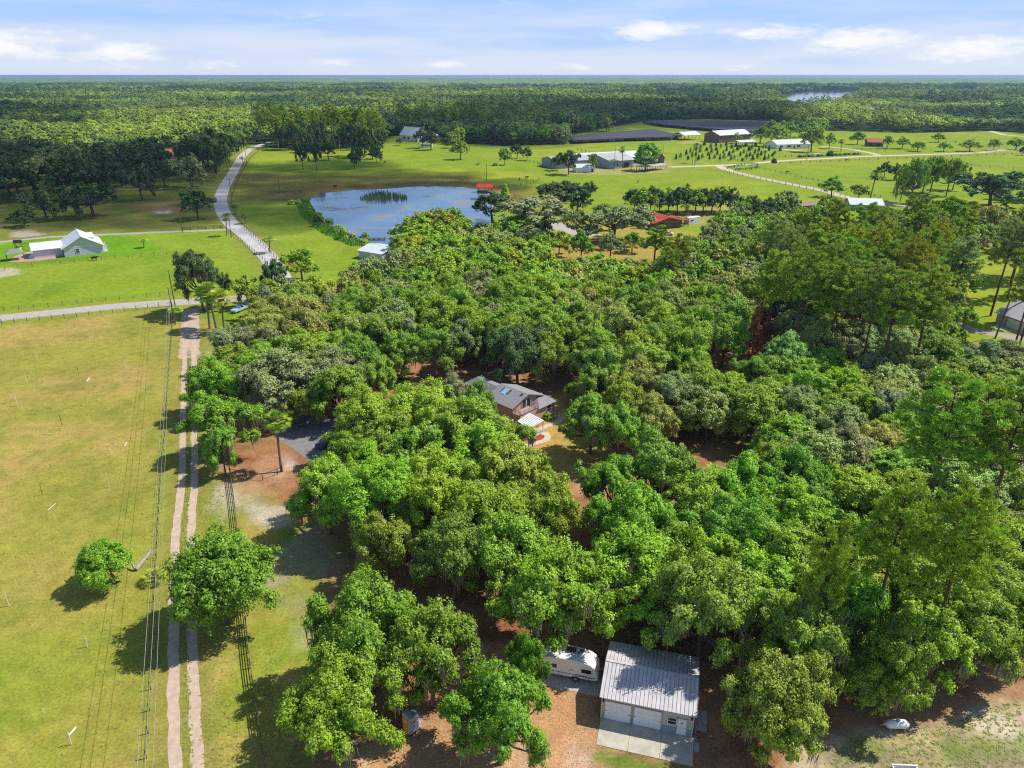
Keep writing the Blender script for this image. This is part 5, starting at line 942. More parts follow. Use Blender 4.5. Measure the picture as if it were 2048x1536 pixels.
q = MB(); y0 = 4.6; q.slab((-4.2, y0, on_slope(-4.2)+.1), (-2.7, y0, on_slope(-2.7)+.1), (-2.7, y0+.9, on_slope(-2.7)+.1), (-4.2, y0+.9, on_slope(-4.2)+.1), .14)
q.build('skylight', mat('skylight_blue', (0.25, 0.55, 0.80), .1, .7), r1); q = MB()
for y0 in (4.0, 4.25, 5.9): q.slab((-3.9, y0, on_slope(-3.9)+.05), (-2.5, y0, on_slope(-2.5)+.05), (-2.5, y0+.12, on_slope(-2.5)+.05), (-3.9, y0+.12, on_slope(-3.9)+.05), .1)
q.build('roof_pipe', m_black, r1); q = MB(); q.box(-2.5, 1.2, 5.2, .5, .45, .5); q.build('roof_vent', m_steel, r1)
for x0, x1 in ((-3.3, -2.3), (-2.1, -1.1)): q = MB(); q.box((x0+x1)/2, .77, 2.9, x1-x0, .1, 1.4); wn_ = q.build('window', m_glass, hs); q = MB(); q.box(x0-.04, .74, 2.8, .08, .12, 1.6); q.box(x1+.04, .74, 2.8, .08, .12, 1.6); q.build('window_frame', m_white, wn_)
q = MB(); q.box(2.2, -1.12, 1.0, 1.2, .1, 1.3); wn_ = q.build('window', m_glass, hs); q = MB(); [q.box(*c) for c in ((1.58, -1.15, .95, .08, .1, 1.4), (2.82, -1.15, .95, .08, .1, 1.4), (2.2, -1.15, 2.3, 1.3, .1, .08), (2.2, -1.15, 1.6, 1.2, .1, .06), (2.2, -1.15, .93, 1.3, .1, .08))]; q.build('window_frame', m_white, wn_)
q = MB(); q.box(-3.3, -.2, 2.62, 5.0, 1.9, .1)
for (x0, y0, x1, y1) in ((-5.7, -1.2, -.9, -1.2), (-5.7, -1.2, -5.7, .7), (-.9, -1.2, -.9, .6)):
    L_ = math.dist((x0, y0), (x1, y1)); n = int(L_/.35)+1
    for k in range(n+1): t_ = k/n; q.box(x0+(x1-x0)*t_, y0+(y1-y0)*t_, 2.72, .07, .07, .95)
    for z in (3.0, 3.3, 3.62): q.tube([(x0, y0, z), (x1, y1, z)], .05, 4)
q.build('balcony_rail', m_deck, hs)
pc = [(5.83, 116.0), (3.16, 118.75), (1.0, 115.4), (2.93, 112.5)]; cx = sum(p[0] for p in pc)/4; cy = sum(p[1] for p in pc)/4
pa = thing('patio_cover', 'white ribbed patio cover on posts beside the tan house', 'patio cover', (cx, cy, 0)); lp = [(p[0]-cx, p[1]-cy) for p in pc]
q = MB(); q.slab((*lp[3], 2.38), (*lp[0], 2.38), (*lp[1], 2.55), (*lp[2], 2.55), .1)
q.build('canopy', m_white, pa); q = MB()
for k in range(1, 9): t_ = k/9; s_ = Vector((*lp[3], 2.40)).lerp(Vector((*lp[0], 2.40)), t_); e = Vector((*lp[2], 2.57)).lerp(Vector((*lp[1], 2.57)), t_); q.tube([s_, e], .035, 4)
q.build('rib', mat('rib_grey', (0.5, 0.5, 0.5), .5), pa)
for p in lp: q = MB(); q.box(p[0]*.93, p[1]*.93, 0, .11, .11, 2.45); q.build('post', m_deck, pa)
pf = MB(); pf.prism([(p[0]*1.05+cx, p[1]*1.05+cy) for p in (lp[3], lp[0], lp[1], lp[2])], -.02, .04); struct(pf.build('patio', m_conc2))
struct(ribbon('garden_path', smooth_line([G(*p) for p in ((1098, 838), (1112, 827), (1122, 833), (1118, 842), (1100, 850), (1084, 856), (1082, 864), (1094, 870), (1093, 879), (1076, 885), (1058, 890), (1040, 898))], 5), 1.15, .02, mat('path_concrete', (0.62, 0.54, 0.42), .9, noise=.1)))
struct(ribbon('mulch_bed', smooth_line([G(*p) for p in ((1064, 882), (1078, 876), (1088, 868))], 3), 1.3, .012, mat('red_mulch', (0.33, 0.06, 0.03), 1)))
x_, y_ = G(1100, 833); t = thing('ac_unit', 'grey air conditioning unit beside the right wall of the tan house', 'air conditioner', (x_, y_, 0), .4); q = MB(); q.box(0, 0, 0, .95, .95, .9); q.build('casing', mat('ac_grey', (0.5, 0.5, 0.48), .6, noise=.1), t); q = MB(); q.lathe([(.001, .91), (.36, .91), (.36, .96), (.3, .96), (.3, .93), (.001, .93)], 16); q.build('fan_grille', m_black, t)
def tarp(px, py, lab, col, L_, w, h, rz):
    x, y = G(px, py); t = thing('tarp_covered_stack', lab, 'tarp', (x, y, 0), rz); rg = random.Random(int(px)); mb = MB(); nx, ny = 10, 7; idx = {}
    for i in range(nx+1):
        for j in range(ny+1):
            u, v = i/nx*2-1, j/ny*2-1; e = max(abs(u), abs(v)); z = h*(1-max(0, (e-.55)/.45)**1.6)+rg.uniform(-.12, .12)*h*(e < .99); mb.v.append((u*L_/2*(1+rg.uniform(-.04, .04)), v*w/2*(1+rg.uniform(-.04, .04)), max(z, 0)))
    for i in range(nx):
        for j in range(ny): a = i*(ny+1)+j; mb.f.append((a, a+ny+1, a+ny+2, a+1)); mb.mi.append(0)
    mb.build('tarp', mat('tarp_%d' % px, col, .4, .5, noise=.3, nscale=1.5), t)
    q = MB(); q.box(0, 0, 0, L_*.7, w*.7, h*.6); q.build('stack', m_oldwood, t)
tarp(1204, 806, 'dark tarp-covered vehicle among the trees right of the tan house', (0.10, 0.085, 0.11), 4.6, 2.2, 1.7, -.2); tarp(1212, 886, 'blue-grey tarp-covered pile under the oak right of the yard', (0.33, 0.33, 0.42), 3.4, 2.2, 1.3, .3)

# white farmhouse on the left
FA = math.radians(34); FO = (-160.6, 252.2); fh = thing('farmhouse', 'white-roofed blue-grey farmhouse beside the swimming pool', 'house', (*FO, 0), FA)
gable_mesh(fh, 12.4, 15.5, 3.1, 6.7, m_bluegrey, m_wroof, 'y', .7, .15)
gable_mesh(fh, 9.0, 8.5, 2.9, 4.6, m_bluegrey, m_wroof, 'x', .5, .14, x0=-9.2, y0=4.0)
for y0 in (4.2, 9.0):
    q = MB(); q.slab((8.2, y0-.2, 5.5), (10.8, y0-.2, 5.45), (10.8, y0+1.2, 6.2), (6.9, y0+1.2, 6.25), .1); q.slab((6.9, y0+1.2, 6.25), (10.8, y0+1.2, 6.2), (10.8, y0+2.6, 5.45), (8.2, y0+2.6, 5.5), .1); dq = q.build('dormer', m_wroof, fh); q = MB(); q.prism([(8.5, y0), (10.5, y0), (10.5, y0+2.4), (8.5, y0+2.4)], 3.6, 5.45); q.build('dormer_wall', m_white, dq)
q = MB(); q.box(4.3, -.03, 1.1, 1.1, .1, 1.5); w_ = q.build('window', m_glass, fh); q = MB(); [q.box(*c) for c in ((3.7, -.06, 1.0, .12, .1, 1.7), (4.9, -.06, 1.0, .12, .1, 1.7), (4.3, -.06, 2.65, 1.3, .1, .12), (4.3, -.06, 1.0, 1.3, .1, .12), (4.3, -.06, 1.8, 1.1, .1, .08))]; q.build('window_frame', m_white, w_)
q = MB(); q.box(6.2, -.03, 3.15, 12.6, .07, .16); q.build('gable_band', m_white, fh); q = MB(); q.box(13.0, 2.0, 0, 1.1, .1, 2.6); q.box(13.2, 4.0, .1, 1.4, 5, .1); q.box(13.8, 1.2, 0, .3, .3, 2.6); q.box(13.8, 7.2, 0, .3, .3, 2.6); q.build('porch', m_white, fh)
struct(poly_sheet('pool_terrace', GP((18, 524), (30, 512), (60, 503), (112, 498), (122, 512), (110, 518), (60, 523)), .03, mat('pink_pavers', (0.50, 0.32, 0.23), .9, noise=.15, nscale=.5)))
struct(poly_sheet('swimming_pool', GP((56, 516.5), (63, 506.5), (84, 506), (83, 514.5)), .045, mat('pool_water', (0.06, 0.30, 0.42), .08, .8, noise=.1)))
x_, y_ = G(32, 519); t = thing('gazebo', 'grey-roofed gazebo at the left end of the pool terrace', 'gazebo', (x_, y_, 0), FA); q = MB(); q.hexa([(-2.8, -2.2, 2.6), (2.8, -2.2, 2.6), (2.8, 2.2, 2.6), (-2.8, 2.2, 2.6), (-1.1, -.3, 3.7), (1.1, -.3, 3.7), (1.1, .3, 3.7), (-1.1, .3, 3.7)]); q.build('roof', mat('gazebo_roof', (0.25, 0.26, 0.29), .6), t)
for a, b in ((-2.5, -1.9), (2.5, -1.9), (2.5, 1.9), (-2.5, 1.9)): q = MB(); q.box(a, b, 0, .18, .18, 2.6); q.build('post', m_oldwood, t)
x_, y_ = G(88, 511); t = thing('patio_umbrella', 'white patio umbrella open beside the swimming pool', 'umbrella', (x_, y_, 0)); q = MB(); q.lathe([(2.1, 2.2), (1.1, 2.6), (.001, 2.95)], 8); q.build('canopy', m_white, t); q = MB(); q.tube([(0, 0, 0), (0, 0, 2.9)], .04, 6); q.build('pole', m_steel, t)
x_, y_ = G(40, 502); t = thing('playset', 'dark wooden playset with a yellow slide behind the pool gazebo', 'playset', (x_, y_, 0), .4); q = MB(); [q.box(a, b, 0, .15, .15, 3.2) for a, b in ((-1, -1), (1, -1), (1, 1), (-1, 1))]; q.box(0, 0, 1.5, 2.1, 2.1, .12); q.tube([(1, 0, 2.6), (4, 0, 2.6)], .09, 5); q.tube([(4, 0, 2.6), (4.2, 1, 0)], .08, 5); q.tube([(4, 0, 2.6), (4.2, -1, 0)], .08, 5); q.build('frame', m_oldwood, t); q = MB(); q.slab((-1.3, -1.3, 3.2), (1.3, -1.3, 3.2), (1.3, 0, 4.2), (-1.3, 0, 4.2), .08); q.slab((-1.3, 0, 4.2), (1.3, 0, 4.2), (1.3, 1.3, 3.2), (-1.3, 1.3, 3.2), .08); q.build('roof', m_black, t); q = MB(); q.slab((.5, -3.6, .25), (1.1, -3.6, .25), (1.1, -1, 1.6), (.5, -1, 1.6), .06); q.build('slide', mat('slide_yellow', (0.55, 0.65, 0.06), .4), t)
for i, (px, py) in enumerate(((99, 513), (103, 510), (107, 507), (110, 503))): x_, y_ = G(px, py); t = thing('patio_chair', ('first', 'second', 'third', 'fourth')[i]+' red-brown patio chair from the left on the pool terrace', 'chair', (x_, y_, 0), i*1.3, 'chairs on the pool terrace'); q = MB(); q.box(0, 0, .38, .6, .6, .08); q.build('seat', mat('chair_red', (0.30, 0.09, 0.05), .7), t); q = MB(); q.box(0, .28, .46, .6, .07, .55); q.build('backrest', MATS['chair_red'], t); q = MB(); [q.box(a, b, 0, .06, .06, .38) for a, b in ((-.27, -.27), (.27, -.27), (.27, .27), (-.27, .27))]; q.build('legs', MATS['chair_red'], t)

# distant farm buildings
px_bld('long_barn', 'long grey-roofed barn at the back of the farm building group', 'barn', (1160, 332), (1326, 323), 24, 4.5, 7.5, m_greywall, m_wroof, ov=.8, openings=(('doorway', .25, .33, 0, 3.5), ('doorway', .6, .66, 0, 3.5)))
px_bld('left_barn_wing', 'grey-walled barn at the left end of the farm building group', 'barn', (1083, 331), (1112, 338), 62, 5, 7.2, m_greywall, m_greyroof, 'y', .6)
px_bld('grey_barn', 'grey barn with a broad pale roof in the centre of the farm group', 'barn', (1221, 338), (1267, 334), 34, 5.2, 8.6, m_greywall, m_greyroof, 'x', .9, openings=(('doorway', .55, .80, 0, 3.6), ('window', .1, .18, 1.5, 3), ('window', .25, .33, 1.5, 3)))
px_bld('small_shed', 'small white shed with a shiny roof in front of the long barn', 'shed', (1152, 345), (1190, 344), 9, 3, 5, m_white, m_wroof, 'x', .4, openings=(('door', .8, .9, 0, 2.3),))
px_bld('brown_barn', 'brown wooden barn with its gable toward the field at the farm', 'barn', (1304, 331), (1328, 330), 28, 5.5, 10, m_brownw, m_wroof, 'y', .8, openings=(('doorway', .4, .62, 0, 4),))
px_bld('open_lean_to', 'low open shed with a pale roof below the large round tree', 'shed', (1278, 345), (1333, 339), 8, 3.2, 3.8, m_oldwood, m_greyroof, 'x', .5, openw=True)
px_bld('open_shed', 'white-roofed open hay shed left of the far brown barn', 'shed', (1368, 281), (1400, 279), 16, 5, 7.5, m_oldwood, m_wroof, 'x', .8, openw=True)
px_bld('far_brown_barn', 'brown barn with a long white roof near the nursery cloth', 'barn', (1438, 286), (1500, 282), 20, 7, 10.5, m_brownw, m_wroof, 'x', .8)
px_bld('carport', 'small white-roofed carport left of the ranch house', 'carport', (1480, 294), (1512, 292), 12, 4, 5.2, m_oldwood, m_wroof, 'x', .5, openw=True)
px_bld('ranch_house', 'low white ranch house with a bright roof behind the orchard', 'house', (1553, 298), (1620, 296), 16, 4, 7, m_white, m_wroof, 'x', .9, openings=(('window', .1, .18, 1.2, 2.8), ('window', .3, .42, 1.2, 2.8), ('window', .6, .7, 1.2, 2.8), ('door', .5, .54, 0, 2.6)))
px_bld('stable', 'rusty red-roofed stable in the pasture at the far right', 'stable', (1735, 293), (1766, 293.5), 11, 4, 6.5, m_oldwood, mat('rust_roof', (0.42, 0.14, 0.09), .8, noise=.15), 'x', .8, openings=(('doorway', .1, .3, .3, 2.6), ('doorway', .5, .8, .3, 2.6)))
_f = G(1337, 434, 4.9); _b = G(1283, 418.5, 4.9); _an = math.atan2(_b[1]-_f[1], _b[0]-_f[0])-math.pi/2; _D = math.dist(_f, _b); _o = (_f[0]-7*math.cos(_an), _f[1]-7*math.sin(_an))
t = thing('red_roofed_barn', 'wooden barn with a bright red metal roof beyond the grove', 'barn', (*_o, 0), _an); gable_mesh(t, 14, _D, 3.0, 4.8, m_oldwood, m_redroof, 'y', 1.1)
q = MB(); q.box(4, -.03, 0, 3, .08, 2.6); q.build('doorway', m_black, t); q = MB(); q.box(10.5, -.03, 1.0, 1.6, .08, 1.1); q.build('window', m_glass, t); q = MB(); q.slab((14.6, 1, 2.9), (19, 1, 2.5), (19, 12, 2.5), (14.6, 12, 2.9), .1); q.build('side_roof', m_redroof, t); q = MB(); [q.box(18.6, yy, 0, .2, .2, 2.4) for yy in (1.3, 6, 11.7)]; q.build('posts', m_oldwood, t)
px_bld('steep_white_house', 'white house with a steep white roof far beyond the pasture', 'house', (801, 281), (834, 284), 14, 6, 13, m_white, m_wroof, 'x', .8, openings=(('window', .2, .3, 2, 4), ('window', .45, .55, 2, 4)))
px_bld('red_shed', 'red-walled shed with a pale roof far beyond the pasture', 'shed', (857, 287), (875, 287), 10, 6, 8, mat('barn_red', (0.42, 0.04, 0.03), .8), m_wroof, 'x', .5, openings=(('door', .4, .6, 0, 3),))
px_bld('white_trailer', 'long low white trailer in front of the red shed', 'trailer', (841, 294.5), (864, 294.5), 5, 3.2, 3.6, m_white, m_wroof, 'x', .1, openings=(('window', .1, .9, 1.3, 1.9),))
px_bld('red_tile_house', 'house with a red roof half hidden in the dark trees at left', 'house', (326, 322), (374, 318), 18, 4, 7.5, mat('pale_wall', (0.55, 0.48, 0.40), .8), mat('tile_red', (0.48, 0.10, 0.07), .8, noise=.2), 'x', .8)
px_bld('green_white_house', 'pale green building with a broad white roof beside the farm road', 'house', (1700, 421), (1764, 423), 13, 3, 5, mat('pale_green_wall', (0.25, 0.35, 0.22), .8), m_wroof, 'x', .7)
px_bld('camper_far', 'small white trailer beside the red-roofed barn', 'trailer', (1377, 449), (1400, 446), 3, 2.6, 2.8, m_white, m_white, 'x', .05, openings=(('window', .2, .4, 1.2, 1.9),))
px_bld('pond_house', 'white-roofed shed between the pond and the bright green trees', 'shed', (718, 516), (764, 524), 12, 2.8, 4.0, m_bluegrey, m_wroof, 'x', .5)
px_bld('pine_wood_house', 'white-roofed house standing among the tall pines', 'house', (1680, 622), (1744, 630), 8, 3, 4.5, mat('house_beige', (0.5, 0.46, 0.38), .8), m_wroof, 'x', .5)
px_bld('beige_house', 'beige house with white garage doors at the right edge', 'house', (1990, 645), (2066, 672), 14, 3, 5.8, MATS['house_beige'], mat('grey_roof2', (0.42, 0.42, 0.45), .8, noise=.15), 'x', .7, openings=(('garage_door', .30, .62, 0, 2.3), ('garage_door', .68, .95, 0, 2.3)))
px_bld('edge_house', 'white roof just showing at the left edge behind dark trees', 'house', (-20, 372), (8, 371), 10, 4, 6, m_white, m_wroof, 'x', .4)
px_bld('hay_shed', 'long low brown shed roof left of the bushy tree by the road', 'shed', (1578, 425), (1640, 420), 5, 2.6, 3.4, m_oldwood, mat('brown_metal', (0.33, 0.24, 0.19), .8, noise=.2), 'x', .3)
def shade(name, lab, pts, h=3.4):
    P = [G(p[0], p[1], h) for p in pts]; cx = sum(p[0] for p in P)/len(P); cy = sum(p[1] for p in P)/len(P); t = thing(name, lab, 'shade house', (cx, cy, 0)); L_ = [(p[0]-cx, p[1]-cy) for p in P]
    q = MB(); q.prism(L_, h, h+.15); q.build('shade_cloth', mat('shade_cloth', (0.075, 0.072, 0.088), .8, .2, noise=.3, nscale=.05, stretch=(1, 12, 1)), t); q = MB(); 
    for i in range(len(L_)):
        a, b = L_[i], L_[(i+1) % len(L_)]; n = max(1, int(math.dist(a, b)/7))
        for k in range(n): x, y = a[0]+(b[0]-a[0])*k/n, a[1]+(b[1]-a[1])*k/n; q.tube([(x, y, 0), (x*.995, y*.995, h)], .12, 4)
    q.build('support_posts', m_blackp, t); q = MB(); rq = random.Random(2)
    for i in range(len(L_)):
        a, b = L_[i], L_[(i+1) % len(L_)]; n = max(1, int(math.dist(a, b)/9))
        for k in range(n):
            t0, t1 = k/n, (k+.9)/n; z = rq.uniform(.5, 2.2); q.quad((a[0]+(b[0]-a[0])*t0, a[1]+(b[1]-a[1])*t0, h), (a[0]+(b[0]-a[0])*t1, a[1]+(b[1]-a[1])*t1, h), (a[0]+(b[0]-a[0])*t1, a[1]+(b[1]-a[1])*t1, z), (a[0]+(b[0]-a[0])*t0, a[1]+(b[1]-a[1])*t0, z))
    q.build('side_curtain', MATS['shade_cloth'], t)
shade('shade_house', 'nearer of the two black shade-cloth nursery structures', [(1141, 273), (1200, 266), (1305, 258), (1364, 270), (1340, 274), (1250, 276), (1145, 281)])
shade('shade_house', 'farther and longer black shade-cloth nursery structure', [(1285, 242), (1340, 240), (1440, 241), (1545, 243), (1560, 252), (1530, 262), (1470, 261), (1400, 255), (1330, 249)])
# pond shelter
x_, y_ = G(955, 386); t = thing('pond_shelter', 'red-roofed wooden shelter on a pier at the far edge of the pond', 'shelter', (x_, y_, 0), -.05); gable_mesh(t, 8.0, 5.5, 3.2, 4.8, m_oldwood, m_redroof, 'x', .5, .12, openw=True); q = MB(); q.box(4, 2.7, .55, 9, 6.4, .18); q.build('deck', m_oldwood, t); q = MB(); [q.tube([(a, b, -.2), (a, b, .6)], .14, 5) for a in (0, 3, 6, 8.2) for b in (.2, 5.4)]; q.build('piles', m_oldwood, t); q = MB(); [q.box(4, b, 1.3, 8.6, .08, .1) for b in (-.3, 5.7)]; q.build('rail', m_oldwood, t)
for i, (px, py, l) in enumerate(((958, 398, 'small wooden dock beside the pond below the red shelter'), (748, 479, 'low wooden dock fence on the near bank of the pond'))): x_, y_ = G(px, py); t = thing('dock', l, 'dock', (x_, y_, 0), .05); q = MB(); q.box(0, 0, .4, 9, 2.0, .15); q.build('planks', m_oldwood, t); q = MB(); [q.tube([(a, b, 0), (a, b, .9)], .12, 5) for a in (-4.3, -2, 0, 2, 4.3) for b in (-.9, .9)]; q.build('piles', m_oldwood, t)
# reeds in the pond
def reeds(name, lab, pts, n, h, col):
    rg = np.random.default_rng(12); P = GP(*pts); xs = [p[0] for p in P]; ys = [p[1] for p in P]; V = []; k = 0
    while k < n:
        x, y = rg.uniform(min(xs), max(xs)), rg.uniform(min(ys), max(ys))
        if inpoly(x, y, P): a = rg.uniform(0, 3.14); c, s = math.cos(a)*.22, math.sin(a)*.22; hh = h*rg.uniform(.6, 1.2); V += [(x-c, y-s, 0), (x+c, y+s, 0), (x+c*.4+rg.normal()*.1, y+s*.4, hh), (x-c*.4, y-s*.4, hh)]; k += 1
    o = np_mesh(name, np.array(V), np.arange(len(V)).reshape(-1, 4), 4, [mat(name+'_leaf', col, .9, noise=.3)]); struct(o, 'stuff'); o['label'] = lab; o['category'] = 'reeds'
reeds('reeds', 'green reeds growing in the middle of the pond', ((720, 398), (738, 388), (770, 385), (812, 393), (815, 399), (770, 403), (735, 403)), 420, 1.7, (0.20, 0.26, 0.06))
reeds('bank_weeds', 'tall bright weeds along the left bank of the pond', ((590, 400), (618, 402), (640, 440), (700, 480), (765, 492), (700, 492), (640, 465), (600, 430)), 3500, .8, (0.20, 0.38, 0.03))

# ------------------------------------------------------------ vehicles, animals
def car(px, py, rz, lab, col, pickup=False, z=0):
    x, y = G(px, py); t = thing('parked_car' if not pickup else 'pickup_truck', lab, 'car' if not pickup else 'pickup truck', (x, y, z), rz)
    pr = [(-2.3, .35), (-2.35, .75), (-2.2, .95), (-1.5, 1.0), (-.9, 1.45), (.7, 1.5), (1.4, 1.05), (2.2, .95), (2.35, .6), (2.3, .35)] if not pickup else [(-2.7, .45), (-2.7, 1.0), (-.6, 1.02), (-.55, 1.75), (.7, 1.78), (1.4, 1.15), (2.5, 1.05), (2.65, .7), (2.6, .45)]
    mb = MB(); n = len(pr); W_ = 1.8
    for yy, s in ((-.9, .97), (-.8, 1), (.8, 1), (.9, .97)): mb.v += [(p[0]*s, yy*(1-.15*max(0, p[1]-1)), p[1]) for p in pr]
    for i in range(3):
        for j in range(n): jj = (j+1) % n; mb.f.append((i*n+j, i*n+jj, (i+1)*n+jj, (i+1)*n+j)); mb.mi.append(0)
    mb.f += [tuple(range(n-1, -1, -1)), tuple(3*n+i for i in range(n))]; mb.mi += [0, 0]; mb.build('body', mat('car_paint_%s' % str(col), col, .3, .6), t)
    q = MB(); zz = 1.08 if not pickup else 1.2
    for s in (-.88, .88): q.box(-.1 if not pickup else .15, s, zz, 1.7 if not pickup else 1.0, .05, .3)
    q.slab((.75, -.7, 1.5 if not pickup else 1.76), (.75, .7, 1.5 if not pickup else 1.76), (1.35, .7, 1.14), (1.35, -.7, 1.14), -.04); q.build('windows', m_glass, t)
    for a in (-1.45, 1.45):
        for b in (-.8, .8): w = MB(); w.lathe([(.001, -.1), (.33, -.1), (.33, .1), (.001, .1)], 14, Matrix.Translation((a, b, .33)) @ Matrix.Rotation(math.pi/2, 4, 'X')); w.build('wheel', m_rubber, t)
car(480, 622, 1.2, 'pale blue pickup truck parked in shade behind the white fence', (0.45, 0.55, 0.72), True); car(1133, 432, .3, 'silver car parked left of the red-roofed barn, farther one', (0.5, 0.5, 0.52)); car(1124, 444, .2, 'dark grey car parked left of the red-roofed barn, nearer one', (0.12, 0.13, 0.15)); car(1040, 444, .1, 'white car showing between trees right of the pond', (0.7, 0.7, 0.72)); car(1335, 470, -.3, 'white car parked below the red-roofed barn', (0.75, 0.75, 0.75)); car(1012, 440, .5, 'blue-grey car parked at the pond trees', (0.25, 0.3, 0.38)); car(657, 890, 1.0, 'dark car on the driveway under the oaks', (0.06, 0.07, 0.09))
def cow(): 
    t = thing('cow', '', 'cow'); mb = MB()
    mb.tube([(-.95, 0, .95), (-.8, 0, 1.05), (-.3, 0, 1.0), (.35, 0, 1.02), (.8, 0, 1.1), (1.15, 0, 1.25), (1.35, 0, 1.35), (1.6, 0, 1.2), (1.75, 0, 1.05)], [.08, .33, .38, .39, .34, .22, .17, .16, .09], 8)
    for a in (-.7, .65):
        for b in (-.2, .2): mb.tube([(a, b, .95), (a+(.05 if a < 0 else 0), b, .5), (a, b, 0)], [.15, .08, .06], 5)
    mb.tube([(-.97, 0, 1.1), (-1.1, 0, .8), (-1.08, 0, .4)], [.04, .03, .04], 4); mb.tube([(1.4, -.1, 1.42), (1.38, -.28, 1.45)], [.05, .02], 4); mb.tube([(1.4, .1, 1.42), (1.38, .28, 1.45)], [.05, .02], 4)
    mb.build('body', mat('black_hide', (0.02, 0.018, 0.018), .7), t, True); return t
cw = None
for i, (px, py, r, l) in enumerate(((189, 520.5, .1, 'black cow in the pasture in front of the white farmhouse'), (988, 331, .2, 'left black cow beside the small pasture tree'), (993, 331, 2.0, 'right black cow beside the small pasture tree'), (1053, 357, .3, 'black cow by the fence left of the farm buildings'), (1039, 360, 1.4, 'black cow standing beside a post above the big dark trees'), (1911, 286, .5, 'dark cow grazing in the far right pasture'), (955, 331, .4, 'dark cow in the middle of the bright pasture'), (770, 326, 1.2, 'dark cow right of the mossy pasture oaks'), (1763, 361, .8, 'dark cow in the shade beside the pair of dark trees'), (1276, 366, 1.4, 'dark calf-like bush-sized cow alone in the bright green field'), (1692, 322, .3, 'dark cow below the farm road on the right'), (670, 382-7, .2, 'dark cow above the pond bank'), (1574, 346, .3, 'dark cow in the pasture between the farm roads'))):
    c = cow() if cw is None else copy_tree(cw); cw = cw or c; c.location = (*G(px, py), 0); c.rotation_euler = (0, 0, r); tag(c, l, 'cow', 'cattle in the pastures')

# ------------------------------------------------------------ fences, poles, wires
def path_pts(line, sp):
    out = []; acc = 0
    for a, b in zip(line[:-1], line[1:]):
        L_ = math.dist(a, b); s = acc
        while s < L_: out.append((a[0]+(b[0]-a[0])*s/L_, a[1]+(b[1]-a[1])*s/L_)); s += sp
        acc = s-L_
    out.append(line[-1]); return out
def fence(name, lab, line, h, sp, ps, pm, rails, rm, rr=.03, board=0.0, cat='fence', maxp=100):
    L_ = sum(math.dist(a, b) for a, b in zip(line[:-1], line[1:])); sp = max(sp, L_/maxp*1.02); P = path_pts(line, sp)[:maxp]; o = P[0]; t = thing(name, lab, cat, (o[0], o[1], 0)); me = None; rg = random.Random(int(abs(o[0])*7))
    for i, p in enumerate(P):
        if me is None: q = MB(); q.box(0, 0, -.05, ps, ps, h+.05); po = q.build('post', pm, t); me = po.data
        else: po = bpy.data.objects.new('post', me); COL.objects.link(po); po.parent = t
        po.location = (p[0]-o[0], p[1]-o[1], 0); po.rotation_euler = (rg.uniform(-.03, .03), rg.uniform(-.03, .03), math.atan2(P[min(i+1, len(P)-1)][1]-P[max(0, i-1)][1], P[min(i+1, len(P)-1)][0]-P[max(0, i-1)][0])); po.scale = (1, 1, rg.uniform(.93, 1.07))
    for z in rails:
        q = MB()
        for a, b in zip(P[:-1], P[1:]):
            if board: c = ((a[0]+b[0])/2-o[0], (a[1]+b[1])/2-o[1]); an = math.atan2(b[1]-a[1], b[0]-a[0]); q.box(c[0]-math.sin(an)*.06, c[1]+math.cos(an)*.06, z*h, math.dist(a, b)+.05, .035, board, an)
            else: q.tube([(a[0]-o[0], a[1]-o[1], z*h), (b[0]-o[0], b[1]-o[1], z*h)], rr, 3, False)
        q.build('rail' if board else 'wire', rm, t)
    return t
m_wire = mat('fence_wire', (0.10, 0.095, 0.085), .6)
fence('board_fence', 'long four-board wooden fence running down the right side of the dirt track', GP((460, 945), (466, 985), (473, 1040), (482, 1130), (489, 1220), (499, 1320), (513, 1420), (530, 1530), (550, 1640)), 1.35, 2.4, .13, m_post, (.25, .50, .75, .96), m_post, board=.12)
fence('gate_fence', 'short white rail gate across the property entrance beside the track', GP((424, 950), (436, 947), (452, 943)), 1.3, 1.2, .1, m_white, (.35, .65, .95), m_white, board=.07, cat='gate')
fence('field_fence', 'thin wire fence with wooden posts along the left side of the dirt track', GP((346, 640), (338, 740), (333, 830), (327, 900), (322, 960), (318, 1040), (314, 1120), (309, 1200), (305, 1290), (301, 1400), (292, 1530), (284, 1640)), 1.15, 3.0, .11, m_post, (.3, .6, .9), m_wire, .012)
fence('dark_rail_fence', 'dark rail fence at the orange litter beside the lone palm', GP((462, 950), (500, 957), (535, 962), (565, 944)), 1.2, 3.0, .09, m_blackp, (.93,), m_blackp, .05)
fence('roadside_fence', 'fence on the near side of the side road above the dry field', GP((-200, 662), (0, 649), (120, 638), (230, 626), (330, 612), (345, 612)), 1.3, 2.9, .13, m_post, (.3, .6, .9), m_wire, .02)
fence('pasture_fence', 'wire fence on the far side of the side road', GP((-200, 634), (0, 622), (100, 614), (200, 603), (300, 594), (360, 590)), 1.2, 3.6, .12, m_post, (.3, .6, .9), m_wire, .02)
fence('farmhouse_fence', 'wire fence in front of the white farmhouse pasture', GP((-60, 560), (20, 538), (130, 527), (240, 517), (330, 510), (355, 508)), 1.3, 4.2, .13, m_post, (.35, .65, .9), m_wire, .025)
fence('white_board_fence', 'white board fence curving behind the three palms at the junction', GP((424, 615), (436, 611), (448, 606), (462, 603), (478, 604), (494, 611), (506, 620)), 1.4, 2.2, .13, m_white, (.3, .6, .9), m_white, board=.13)
fence('road_left_fence', 'fence on the left verge of the paved road', GP((536, 528), (510, 506), (480, 480), (455, 462)), 1.3, 4, .14, m_post, (.4, .85), m_wire, .03)
